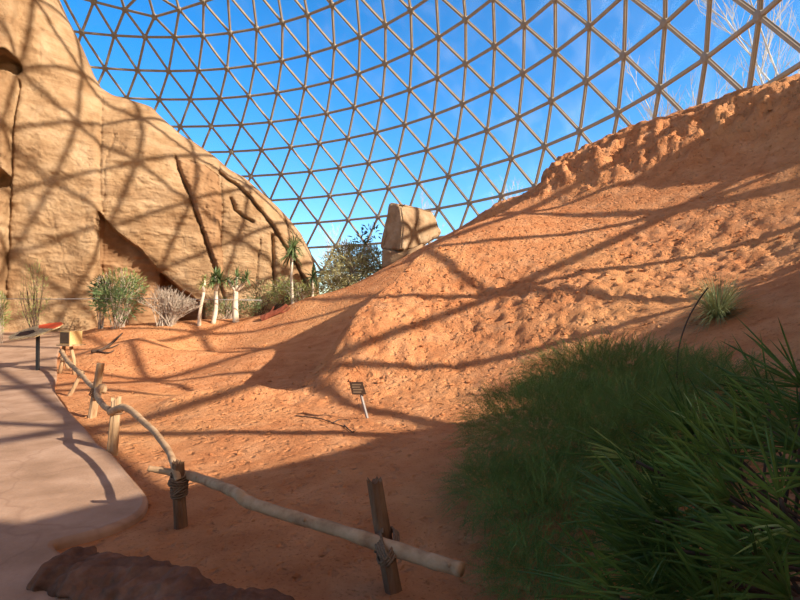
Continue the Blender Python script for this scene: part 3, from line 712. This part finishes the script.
p3, b3, t3, d3 = post((113,452), (116,398), .058, 'pale thick fence post with a split top at the path edge', M['wood'], 3, .04)
lashing(p3, b3+d3*np.linalg.norm(t3-b3)*.78, d3, .066, 4, .08, 6)
p4, b4, t4, d4 = post((92,415), (100,363), .058, 'flat topped fence post leaning right, behind the pale split post', M['wood'], 4, .008)
lashing(p4, b4+d4*np.linalg.norm(t4-b4)*.46, d4+np.array([.3, 0, 0]), .075, 5, .12, 7)
p5, b5, t5, d5 = post((69,394), (82,371), .034, 'thin crooked fence post leaning hard to the right', M['wood'], 5, .01)
lashing(p5, b5+d5*np.linalg.norm(t5-b5)*.9, d5, .048, 4, .10, 8)
for (bp, tp, lab) in (((85.5,334), (84,322), 'short stake far along the fence, left of its pair'), ((91.5,336), (93.5,323), 'short pale stake far along the fence, with a crossed stick'), ((127,330), (127.5,318), 'lone short stake on the far sand before the green bush')):
    b = gnd(bp[0], bp[1], .35); g_ = ground_z(b[0], b[1]); b[2] = g_; t = b+np.array([(tp[0]-bp[0])/F_PX*b[1], 0, (bp[1]-tp[1])/F_PX*b[1]])
    o = MB(); o.tube([b-np.array([0, 0, .1]), (b+t)/2+np.array([.02, 0, 0]), t], [.045, .042, .036], 8, jit=.1); tag(o.build('stake', M['wood'], smooth=True), lab, 'stake')
def rail(pts, label, seed, mt=None):
    P = bez([at(a, b_, Y) for a, b_, Y, r in pts]); R = np.interp(np.linspace(0, len(pts)-1, len(P)), range(len(pts)), [q[3] for q in pts])
    r_ = random.Random(seed); R = [q*(1+.10*math.sin(i*1.3+seed)*r_.random()) for i, q in enumerate(R)]
    root = empty('fence_rail', P[0], label, 'fence rail', 'bent pole rails of the path fence')
    mb = MB(); mb.tube(P, R, 12, jit=.06, seed=seed); pole_ = mb.build('pole', mt or M['pole'], root, smooth=True)
    for q in range(3):
        i = r_.randrange(2, len(P)-2); a = r_.random()*6; off = np.array([math.cos(a)*.3, -.8, .5]); off /= np.linalg.norm(off)
        k = MB(); k.tube([P[i]+off*R[i]*.5, P[i]+off*R[i]*1.22], [R[i]*.5, R[i]*.25], 8, jit=.15, seed=q); k.build('knot', mt or M['pole'], pole_, smooth=True)
    return root
Y1, Y2, Y3, Y4, Y5 = b1[1], b2[1], b3[1], b4[1], b5[1]
rail([(461,570,2.72,.036), (430,561,2.82,.038), (385,546,2.96,.040), (340,531,3.10,.037), (300,519,3.24,.037), (262,507,3.38,.036), (246,501,3.46,.041), (236,493,3.52,.036), (215,484,3.78,.035), (192,476,4.02,.034), (181,474,4.09,.033), (165,471,4.10,.026), (148,468,4.08,.022)],
     'long bent pole rail crossing in front of the nearest post, cut end at right', 1)
rail([(178,480,Y2-.05,.024), (174,466,4.05,.026), (169,452,4.35,.026), (160,439,4.7,.028), (153,430,4.95,.029), (143,421,5.25,.031), (132,411,5.55,.034), (124,407,5.75,.038), (117,409,5.88,.042), (110,412,6.0,.036)],
     'curved pole rail sagging from the pale split post down to the rope wrapped post', 2)
rail([(116,410,5.88,.034), (107,408,6.3,.034), (101,402,6.9,.034), (97,396,7.4,.036), (97,390,7.8,.04), (103,386,8.0,.045), (104,392,7.95,.035)], 'hooked pole rail between the pale split post and the leaning flat topped post', 3)
rail([(99,390,7.9,.038), (93,386,8.5,.038), (88,382,9.0,.038), (83,376,9.6,.04), (78,371,10.2,.042), (73,366,11.2,.045), (68,361,12.2,.05), (64,355,13.2,.05), (62,350,13.5,.05)], 'knotted pole rail running back to the wooden box', 4)

# ------------------------------------------------------------------ wooden box on crossed sticks
c = gnd(66,372); o = empty('viewer_box', c, 'yellow wooden box with a dark screen on crossed sticks beside the path', 'box')
Yb = c[1]
def bx(name, c, size, mt, parent, rz=0, rx=0):
    mb = MB(); R = Matrix.Rotation(rz, 3, 'Z') @ Matrix.Rotation(rx, 3, 'X'); mb.box(c, size, np.array(R)); return mb.build(name, mt, parent)
cc = at(71,337,Yb); rz = -.38
cs_ = bx('case', cc, (.36, .34, .33), M['box_wood'], o, rz)
ax = np.array([math.cos(rz), math.sin(rz), 0]); ay = np.array([-math.sin(rz), math.cos(rz), 0])
bx('screen', cc-ay*.172, (.31, .01, .28), M['box_dark'], cs_, rz)
bx('base_board', cc-np.array([0, 0, .185]), (.48, .44, .035), M['wood'], o, rz)
for (bp, tp) in (((59,373), (64,345)), ((74,372.5), (71,346)), ((68,366), (60,350))):
    mb = MB(); mb.tube([at(*bp, Yb)-np.array([0, 0, .05]), (at(*bp, Yb)+at(*tp, Yb))/2+np.array([.03, 0, 0]), at(*tp, Yb)], [.05, .045, .04], 8, jit=.12); mb.build('leg', M['wood'], o, smooth=True)
lashing(o, at(63,357,Yb-.05), (1, 0, 1), .075, 4, .12, 12)

# ------------------------------------------------------------------ information panel on a black post
c = gnd(37.5,371); o = empty('information_panel', c, 'low tilted information panel with a red band on a black post by the path', 'sign'); Yp = c[1]
mb = MB(); mb.box(c+np.array([0, 0, .5]), (.065, .065, 1.0)); mb.build('post', M['black'], o)
mb = MB(); mb.box(c+np.array([0, 0, .01]), (.2, .2, .02)); mb.build('foot_plate', M['black'], o)
hc = c+np.array([-.05, 0, 1.06]); tiltR = np.array(Matrix.Rotation(-.16, 3, 'Y') @ Matrix.Rotation(.42, 3, 'X'))
def plate(shape, z0, z1, name, mt, par=None):
    V = [hc+tiltR @ np.array([x, y, z]) for z in (z0, z1) for x, y in shape]; n = len(shape)
    mb = MB(); mb.add(V, [tuple(range(n))[::-1], tuple(range(n, 2*n))]+[(k, (k+1) % n, n+(k+1) % n, n+k) for k in range(n)]); return mb.build(name, mt, par or o)
sh = [(-.66, -.10), (-.5, -.34), (-.1, -.40), (.2, -.40), (.42, -.22), (.6, .02), (.62, .16), (.5, .30), (.2, .36), (-.2, .34), (-.5, .18)]
bd_ = plate(sh, -.03, .0, 'board', M['sign_tan'])
plate([(.0, .12), (.3, .0), (.5, -.08), (.6, .02), (.62, .16), (.5, .30), (.2, .35), (-.12, .34)], .001, .006, 'red_band', M['sign_red'], bd_)
plate([(-.45, -.18), (-.12, -.26), (.05, -.12), (-.1, .08), (-.42, .04)], .001, .004, 'picture', M['sign_brown'], bd_)
mb = MB(); mb.box(hc-np.array([0, 0, .05]), (.22, .18, .05)); mb.build('bracket', M['black'], o)

# ------------------------------------------------------------------ plant label on a stake
b = hit(369,418); Yl = b[1]; o = empty('plant_label', b, 'small dark plaque on a steel stake stuck in the sand', 'sign')
t = at(359,388,Yl)
mb = MB(); mb.tube([b-np.array([0, 0, .1]), t], [.019, .019], 4); mb.build('stake', M['steel'], o)
cs = [at(349,382,Yl-.03), at(362.5,382,Yl-.03), at(366,394.5,Yl-.03), at(352,394.5,Yl-.03)]
bk = [p+np.array([0, .02, 0]) for p in cs]
mb = MB(); mb.add(cs+bk, [(0,1,2,3), (7,6,5,4), (0,4,5,1), (1,5,6,2), (2,6,7,3), (3,7,4,0)]); plq = mb.build('plaque', M['sign_brown'], o)
for k in range(4):
    f = .2+.2*k; a = cs[0]*(1-f)+cs[3]*f; b_ = cs[1]*(1-f)+cs[2]*f; e0, e1 = (.16, .84) if k in (0, 2) else (.12, .7)
    mb = MB(); x0 = a*(1-e0)+b_*e0-np.array([0, .003, 0]); x1 = a*(1-e1)+b_*e1-np.array([0, .003, 0]); h = np.array([0, 0, .009])
    mb.add([x0-h, x1-h, x1+h, x0+h], [(0,1,2,3)]); mb.build('lettering', M['letters'], plq)

# ------------------------------------------------------------------ feathery bush
def feather_cloud(ells, nspray, seed, needle=.055, width=.003, per=20, slen=.26, dens_low=True):
    r_ = random.Random(seed); V = []; F = []
    tot = sum(e[1][0]*e[1][1] for e in ells)
    for (c, rad) in ells:
        for _ in range(int(nspray*rad[0]*rad[1]/tot)):
            th = r_.random()*2*PI; ph = math.acos(r_.uniform(-.25, 1)); q = r_.random()**.35
            u = np.array([math.sin(ph)*math.cos(th), math.sin(ph)*math.sin(th), math.cos(ph)])
            p = np.array(c)+u*np.array(rad)*q
            d = u*.8+np.array([r_.uniform(-.5, .5), r_.uniform(-.5, .5), r_.uniform(-.1, .9)]); d /= np.linalg.norm(d)
            L = slen*r_.uniform(.6, 1.2); prev = p
            s1 = np.cross(d, [.3, .2, 1]); s1 /= np.linalg.norm(s1); s2 = np.cross(d, s1)
            b = len(V); dd = d.copy(); pts_ = [p]
            for k in range(4): dd = dd+np.array([0, 0, -.22]); dd /= np.linalg.norm(dd); pts_.append(pts_[-1]+dd*L/4)
            for k, a in enumerate(pts_): V += [a-s1*.0014, a+s1*.0014]
            F += [(b+2*k, b+2*k+1, b+2*k+3, b+2*k+2) for k in range(4)]
            for k in range(per):
                f = (k+.5)/per*4; i = min(int(f), 3); a = pts_[i]+(pts_[i+1]-pts_[i])*(f-i); an = k*2.4
                nd = s1*math.cos(an)+s2*math.sin(an)+d*.7; nd /= np.linalg.norm(nd); l = needle*(1.1-.6*k/per)*r_.uniform(.7, 1.2)
                sd = np.cross(nd, [0, 1, .3]); sd /= np.linalg.norm(sd)+1e-9
                b = len(V); V += [a-sd*width/2, a+sd*width/2, a+nd*l]; F.append((b, b+1, b+2))
    mb = MB(); mb.v = [tuple(map(float, v)) for v in V]; mb.f = F; return mb
def on_g(x, y, dz): return (x, y, ground_z(x, y)+dz)
ells = [(on_g(1.30, 4.35, .28), (.80, .85, .50)), (on_g(2.15, 5.3, .22), (1.0, .75, .42)), (on_g(1.0, 3.35, .15), (.50, .6, .42)), (on_g(1.55, 3.6, .35), (.6, .6, .5)), (on_g(2.45, 4.3, .1), (.6, .6, .4)), (on_g(.72, 4.0, .1), (.35, .45, .26)), (on_g(.75, 2.9, .05), (.28, .4, .25))]
o = empty('feathery_bush', on_g(1.4, 4.3, 0), 'large low feathery green bush in the shade at the foot of the dune', 'bush')
feather_cloud(ells, 11500, 3, needle=.036, width=.0020, per=26, slen=.20).build('foliage', M['fern'], o)
r_ = random.Random(5); mb = MB()
for k in range(46):
    e_ = ells[r_.randrange(len(ells))]; c = np.array(e_[0])-np.array([0, 0, e_[1][2]*.6]); th = r_.random()*2*PI; L = r_.uniform(.5, 1.0)
    d = np.array([math.cos(th)*.8, math.sin(th)*.8-.15, r_.uniform(.4, 1.1)]); d /= np.linalg.norm(d); P = [c]
    for i in range(6): d = d+np.array([r_.uniform(-.12, .12), r_.uniform(-.12, .12), -.13]); d /= np.linalg.norm(d); P.append(P[-1]+d*L/6)
    mb.tube(P, [.004, .004, .0035, .003, .0025, .002, .0012], 5)
mb.build('dry_stems', M['fern_dry'], o)
st = MB(); st.tube(bez([at(679,420,4.6), at(677,380,4.6), at(679,348,4.6), at(687,322,4.6), at(698,302,4.55), at(708,288,4.5)]), [.006]*26, 6); st.build('dark_stalk', M['dark_twig'], o)

# ------------------------------------------------------------------ spiky shrub in the foreground
base = np.array([1.75, 2.1, ground_z(1.75, 2.1)])
o = empty('spiky_shrub', base, 'big dark green shrub of long stiff blades in the right foreground', 'shrub')
r_ = random.Random(11)
def cluster(p, d, n, L, w, mt, spread=.75):
    mb = MB(); d = np.array(d, float); d /= np.linalg.norm(d)
    u = np.cross(d, [0, 0, 1.]); u /= np.linalg.norm(u)+1e-9; v = np.cross(u, d)
    for k in range(n):
        a = r_.random()*2*PI; s_ = spread*math.sqrt(r_.random()); dd = d+s_*(math.cos(a)*u+math.sin(a)*v); dd /= np.linalg.norm(dd)
        sd = np.cross(dd, [r_.uniform(-.4, .4), 1, r_.uniform(-.4, .4)])
        mb.blade(np.array(p)+dd*.01, dd, L*r_.uniform(.65, 1.1), w*r_.uniform(.8, 1.15), sd, r_.uniform(.05, .4), 5, .18)
    mb.build('leaf_cluster', mt, o)
named = [((694,436), 2.5, (-.9,-.1,.75), 16), ((636,462), 2.45, (-.9,-.2,.55), 13), ((664,513), 2.2, (-.8,-.2,.65), 16), ((697,581), 1.85, (-.95,-.2,.5), 26), ((798,528), 1.7, (-1,-.2,.12), 22), ((780,500), 1.8, (-.35,0,1), 12), ((802,388), 2.3, (-.75,0,.6), 12),
         ((760,440), 2.3, (-.8,0,.6), 18), ((730,500), 2.0, (-.85,-.1,.5), 22), ((655,570), 1.95, (-.9,-.2,.4), 16), ((760,570), 1.7, (-.9,-.2,.5), 20), ((740,470), 2.1, (-.5,0,1), 14), ((700,540), 2.0, (-.9,0,.35), 18), ((620,600), 1.9, (-.9,-.1,.55), 16), ((800,450), 2.0, (-.8,0,.55), 18),
         ((790,600), 1.6, (-.8,-.2,.6), 22), ((720,620), 1.7, (-.8,-.2,.6), 22), ((670,620), 1.8, (-.7,-.1,.8), 18), ((830,560), 1.6, (-.9,0,.4), 18), ((840,480), 1.8, (-.9,0,.5), 18), ((830,420), 2.1, (-.9,0,.5), 16), ((770,400), 2.6, (-.7,0,.7), 12)]
stems = []
for (a, b), Y, d, n in named:
    p = at(a, b, Y); cluster(p, d, n, .36, .0150, M['spiky']); stems.append(p)
for _ in range(62):
    a = r_.uniform(640, 860); b = r_.uniform(400, 640)
    if b < 470-(a-640)*.5: b += 70
    Y = r_.uniform(2.0, 2.9) if b < 520 else r_.uniform(1.75, 2.5)
    p = at(a, b, Y); d = (r_.uniform(-1, -.3), r_.uniform(-.5, .4), r_.uniform(.1, .9)); cluster(p, d, 14, r_.uniform(.28, .38), .0135, M['spiky']); stems.append(p)
cluster(at(634,461,2.44), (-.95,-.2,.45), 7, .26, .011, M['spiky_pale'], .35); cluster(at(668,514,2.15), (-.8,-.2,.7), 5, .26, .009, M['spiky_pale'], .4); cluster(at(796,528,1.68), (-.9,-.2,-.05), 5, .26, .010, M['spiky_pale'], .35)
cluster(at(705,432,2.4), (-.6,0,.9), 4, .24, .009, M['spiky_pale'], .35)
for k, p in enumerate(stems):
    q = base+np.array([r_.uniform(-.35, .55), r_.uniform(-.35, .45), 0]); q[2] = ground_z(q[0], q[1])-.03
    mid = (q+p)/2+np.array([.08, .02, .05]); mb = MB(); mb.tube(bez([q, mid, p], 5), [.009]*5+[.007]*6, 6); mb.build('branch', M['dark_twig'], o, smooth=True)

# ------------------------------------------------------------------ grass tuft on the dune
b = hit(718,318); o = empty('grass_tuft', b, 'single grey green grass tuft growing on the dune slope', 'grass tuft'); mb = MB(); mc = MB()
for k in range(900):
    th = r_.random()*2*PI; e_ = r_.uniform(.1, 1.3); d = np.array([math.cos(th)*math.sin(e_), math.sin(th)*math.sin(e_), math.cos(e_)])
    (mb if k % 5 else mc).blade(b+np.array([math.cos(th), math.sin(th), 0])*.07*r_.random(), d, r_.uniform(.34, .62), .008, np.cross(d, [0, 0, 1.1]), r_.uniform(.5, 1.5), 5, .1)
mb.build('green_blades', M['tuft'], o); mc.build('dry_blades', M['fern_dry'], o)

# ------------------------------------------------------------------ shrubs and aloes before the cliff
def leaf_bush(name, label, cat, ells, mt, n, seed, leaf_l=.12, leaf_w=.03, up=.4, twigs=24, twig_mt=None, group=None, twig_r=.012):
    r_ = random.Random(seed); c0 = ells[0][0]; g = np.array([c0[0], c0[1], ground_z(c0[0], c0[1])])
    o = empty(name, g, label, cat, group); mb = MB(); tot = sum(e[1][0]*e[1][2] for e in ells)
    for c, rad in ells:
        for _ in range(int(n*rad[0]*rad[2]/tot)):
            u = np.array([r_.gauss(0, 1) for _ in range(3)]); u /= np.linalg.norm(u); q = r_.random()**.4; lump = 1+.35*noise.noise(Vector(u*2.3+c[0]))
            p = np.array(c)+u*np.array(rad)*q*lump; d = u*.7+np.array([r_.uniform(-.6, .6), r_.uniform(-.6, .6), up*r_.uniform(.2, 1.6)]); d /= np.linalg.norm(d)
            mb.blade(p, d, leaf_l*r_.uniform(.6, 1.3), leaf_w, np.cross(d, [r_.uniform(-1, 1), 1, r_.uniform(-1, 1)]), .5, 2, .15)
    if n: mb.build('foliage', mt, o)
    tw = MB()
    for k in range(twigs):
        c, rad = ells[k % len(ells)]; th = r_.random()*2*PI; ph = r_.uniform(.1, 1.25); e_ = np.array(c)+np.array([math.sin(ph)*math.cos(th)*rad[0], math.sin(ph)*math.sin(th)*rad[1], math.cos(ph)*rad[2]])
        a = g+np.array([r_.uniform(-.3, .3)*rad[0], r_.uniform(-.3, .3)*rad[1], -.05]); mid = (a+e_)/2+np.array([r_.uniform(-.15, .15), r_.uniform(-.1, .1), .1])
        P = bez([a, mid, e_], 4); tw.tube(P, np.linspace(twig_r, twig_r*.4, len(P)), 5)
        for q in range(0 if n else 9):
            s_ = P[r_.randrange(3, len(P))]; dd = (e_-a)/np.linalg.norm(e_-a)*.5+np.array([r_.uniform(-.8, .8), r_.uniform(-.8, .8), r_.uniform(-.2, .8)]); L = r_.uniform(.2, .5)*rad[2]
            tw.tube([s_, s_+dd*L*.5, s_+dd*L+np.array([r_.uniform(-.05, .05), 0, .05])], [twig_r*.5, twig_r*.45, twig_r*.25], 4)
    tw.build('twigs', twig_mt or M['twig'], o); return o
def el(px, py, Y, rx, rz_, ry=None): p = at(px, py, Y); return (tuple(p), (rx/F_PX*Y, (ry or rx)/F_PX*Y, rz_/F_PX*Y))
leaf_bush('leafy_bush', 'thick blue green bush before the brown recess of the cliff', 'bush', [el(118,303,20.6,24,18,20), el(107,296,20.8,14,16,12), el(130,290,20.7,14,14,12)], M['bluegreen'], 1500, 1, .16, .045)
leaf_bush('sprouting_bush', 'yellow green shoots rising behind the blue green bush', 'bush', [el(122,283,21.3,24,15,16)], M['yellowgreen'], 520, 2, .15, .04, up=1.2)
leaf_bush('dark_bush', 'dark bush pressed against the left buttress of the cliff', 'bush', [el(101,291,21.2,9,16,8)], M['darkleaf'], 420, 3, .18, .05)
leaf_bush('dry_bush', 'grey leafless twiggy bush before the cave in the cliff', 'bush', [el(166,307,20.6,27,15,16), el(184,310,20.6,20,9,12)], None, 0, 4, twigs=130, twig_r=.014)
leaf_bush('wispy_shrub', 'tall wispy pale shrub against the foot of the left cliff', 'shrub', [el(36,292,20.2,13,34,10), el(28,305,20.2,12,18,10)], M['yellowgreen'], 460, 5, .13, .022, up=1.8, twigs=22, twig_mt=M['dark_twig'])
leaf_bush('edge_shrub', 'bright green shrub at the left edge of the photo', 'shrub', [el(-2,312,18.5,10,22,9)], M['yellowgreen'], 600, 6, .15, .03, up=1.2)
leaf_bush('crest_thicket', 'olive thicket behind the dune left of the big boulder', 'thicket', [el(352,272,24.2,34,20,30), el(335,284,23.6,22,12,20), el(372,262,24.4,14,18,16), el(348,256,24.6,20,14,16)], M['olive'], 5200, 7, .17, .05, twigs=150)
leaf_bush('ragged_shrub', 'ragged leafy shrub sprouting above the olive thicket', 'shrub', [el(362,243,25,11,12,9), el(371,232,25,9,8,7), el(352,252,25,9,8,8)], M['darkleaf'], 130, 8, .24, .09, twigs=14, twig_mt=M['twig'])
leaf_bush('low_scrub', 'low yellow green scrub at the foot of the right cliff shoulder', 'scrub', [el(300,292,22.8,22,10,16), el(280,290,23.4,18,14,16)], M['yellowgreen'], 1100, 9, .14, .035)
leaf_bush('cliff_scrub', 'tangled dull scrub growing against the cliff cracks behind the aloes', 'scrub', [el(262,296,24.0,18,16,14), el(318,292,24.0,13,16,12)], M['olive'], 900, 10, .15, .04, twigs=40, twig_mt=M['dark_twig'])
leaf_bush('grassy_scrub', 'blue green grassy scrub between the aloe trunks', 'scrub', [el(226,308,22.3,24,9,14), el(250,306,22.6,14,9,12)], M['bluegreen'], 700, 11, .16, .03, up=1.3)
def aloe(base_px, top_px, Y, r, heads, label, mt, seed, L=.42):
    r_ = random.Random(seed); b = at(*base_px, Y); b[2] = ground_z(b[0], b[1])-.05; t = at(*top_px, Y)
    o = empty('tree_aloe', b, label, 'aloe tree', 'tree aloes before the cliff'); mb = MB()
    mb.tube(bez([b, b*.5+t*.5+np.array([r_.uniform(-.06, .06), 0, 0]), t], 5), np.linspace(r, r*.7, 11), 10, jit=.06); mb.build('trunk', M['trunk'], o, smooth=True)
    for (hx, hy, hr, n) in heads:
        h = at(hx, hy, Y); br = MB(); br.tube([t, (t+h)/2+np.array([0, 0, -.02]), h], [r*.65, r*.55, r*.5], 8); br.build('branch', M['trunk'], o, smooth=True)
        lf = MB()
        for k in range(int(n*1.5)):
            th = r_.random()*2*PI; e_ = r_.uniform(.05, 2.1); d = np.array([math.cos(th)*math.sin(e_), math.sin(th)*math.sin(e_), math.cos(e_)])
            lf.blade(h, d, hr*1.35/F_PX*Y*r_.uniform(.8, 1.25), .075*L/.42, np.cross(d, [0, 0, 1.1]), r_.uniform(.3, 1.3), 4, .25)
        lf.build('leaf_rosette', mt, o)
    return o
aloe((199,322), (204,292), 20.6, .075, [(203,284,6,14), (205,277,4,8)], 'thin white stemmed aloe, leftmost of the small trees before the cliff', M['yellowgreen'], 1)
aloe((213,318), (216,291), 20.9, .095, [(213,282,8,26), (220,280,9,30), (216,276,8,20)], 'white trunked aloe with a bushy drooping head, second of the small trees', M['bluegreen'], 2)
aloe((236,316), (236,291), 21.1, .13, [(228,280,8,20), (237,277,9,22), (247,279,8,18), (243,284,6,10)], 'thick white trunked aloe with several spreading arms', M['bluegreen'], 3)
aloe((293,300), (292,262), 22.6, .07, [(291,254,12,40), (294,247,11,32)], 'tallest aloe with a shaggy blue green head against the cliff shoulder', M['bluegreen'], 4)
aloe((312,300), (313,283), 22.8, .06, [(313,277,10,36)], 'dark star shaped aloe at the right end of the cliff', M['darkleaf'], 5)
b_ = MB(); P = [at(x, y, 20.7) for x, y in ((-20,298), (60,298.5), (130,298), (200,299), (262,300))]; b_.tube(P, .018, 6)
tag(b_.build('barrier_cable', M['steel'], smooth=True), 'thin pale cable strung behind the bushes along the cliff foot', 'cable')

# fallen wood
b_ = MB(); g0 = hit(262,321); g1 = hit(288,311)
b_ = empty('fallen_log', g0, 'dark red hollow log lying on the sand rim below the scrub', 'log')
for (pp_, r0, nm) in (([(262,319), (270,315), (279,311), (287,305)], .13, 'trunk'), ([(268,316), (272,310), (274,306)], .05, 'broken_branch'), ([(280,311), (285,312), (290,307)], .06, 'broken_branch')):
    mb = MB(); mb.tube(bez([at(x, y, g0[1]+.1) for x, y in pp_], 4), np.linspace(r0, r0*.5, (len(pp_)-1)*4+1), 9, jit=.3, seed=len(nm)); mb.build(nm, M['redbark'], b_, smooth=False)
g0 = gnd(95,355); o = empty('driftwood', g0, 'dark forked driftwood branch on the sand behind the fence', 'branch')
for pp_, r0 in (([(92,353), (103,350), (113,343), (122,334)], .06), ([(106,349), (112,348), (119,345)], .03), ([(98,352), (108,354), (114,352)], .03)):
    P = []
    for x, y in pp_:
        p = hit(x, y); p[2] += .04; P.append(p)
    mb = MB(); mb.tube(bez(P, 4), np.linspace(r0, r0*.4, (len(P)-1)*4+1), 8, jit=.2); mb.build('limb', M['dark_twig'], o, smooth=True)
o = empty('dead_twig', hit(320,420), 'thin dead twig lying on the sand left of the plaque', 'twig')
for pp_ in ([(296,416), (318,419), (333,423), (348,428)], [(333,423), (340,420), (350,421)], [(344,426), (352,433), (356,430)]):
    P = []
    for x, y in pp_:
        p = hit(x, y); p[2] += .012; P.append(p)
    mb = MB(); mb.tube(bez(P, 4), np.linspace(.010, .004, (len(P)-1)*4+1), 6); mb.build('limb', M['dark_twig'], o)

# ------------------------------------------------------------------ bare trees outside the glass
def bare_tree(x, y, h, label, seed, r=.22):
    r_ = random.Random(seed); z0 = -1.0-(math.hypot(x-DC[0], y-DC[1])-34)/366*3.6
    o = empty('bare_tree', (x, y, z0), label, 'tree', 'bare trees outside the dome'); tr = MB(); br = MB()
    def grow(p, d, L, rad, lev, mb):
        P = [p]; 
        for i in range(5): d = d+np.array([r_.uniform(-.08, .08), r_.uniform(-.08, .08), .04]); d /= np.linalg.norm(d); P.append(P[-1]+d*L/5)
        mb.tube(P, np.linspace(rad*.8, rad*.4, 6), 6 if lev < 2 else 4, cap=False)
        if lev >= 4: return
        for i in range(7 if lev == 0 else 5):
            k = r_.randrange(1 if lev else 2, 6); a = r_.random()*2*PI; sp = r_.uniform(.35, .7); q = d+np.array([math.cos(a)*sp, math.sin(a)*sp, .15]); q /= np.linalg.norm(q)
            grow(P[k], q, L*r_.uniform(.42, .62), max(rad*(.5 if lev else .42), .018), lev+1, br)
    grow(np.array([x, y, z0]), np.array([0, 0, 1.]), h*.62, r, 0, tr)
    tr.build('trunk', M['bare'], o, smooth=True); br.build('branches', M['bare'], o, smooth=True)
bare_tree(24.5, 33, 25, 'tall pale bare tree seen through the glass at the top right', 1)
bare_tree(18.5, 36, 18, 'bare tree outside the glass behind the upper dune, left of the tall pale tree', 2)
bare_tree(12.5, 50, 12.5, 'slim bare tree outside the glass over the middle of the dune', 3)
bare_tree(4.5, 60, 13, 'small bare tree just right of the perched boulder, beyond the glass', 4)
bare_tree(-7.5, 64, 12, 'small bare tree beyond the glass between the cliff and the thicket', 5)

# loose clods of dried sand scattered over the slope
r_ = np.random.RandomState(5); cl = MB(); N_ = 1900
fx = r_.uniform(-6, 10, N_); fy = 3.2+15*r_.rand(N_)**1.3
d_, _ = seg_dist(fx, fy, FP); keep = (pmask(fx, fy) < -.1) & (r_.rand(N_) < .25+.75*np.exp(-(d_/2.5)**2)) & (np.abs(fx) < fy*.85)
fx = fx[keep]; fy = fy[keep]; fz = terrain(fx, fy)
OCT = np.array([[1,0,0],[-1,0,0],[0,1,0],[0,-1,0],[0,0,1],[0,0,-1],[.6,.6,.5],[-.6,.6,.5],[-.6,-.6,.5],[.6,-.6,.5]], float)
for x_, y_, z_ in zip(fx, fy, fz):
    sz_ = .012+.03*r_.rand()**3*min(1, y_/9)+.0012*y_; P = OCT[:6]*(.7+.6*r_.rand(6, 1))*sz_*np.array([1.2, 1, .75])
    a = r_.rand()*6; ca, sa = math.cos(a), math.sin(a); P = P @ np.array([[ca, -sa, 0], [sa, ca, 0], [0, 0, 1]])
    cl.add(P+np.array([x_, y_, z_+sz_*.25]), [(0,2,4), (2,1,4), (1,3,4), (3,0,4), (2,0,5), (1,2,5), (3,1,5), (0,3,5)])
tag(cl.build('sand_clods', M['sand']), 'loose clods of red sand scattered over the slope', 'clods', kind='stuff')
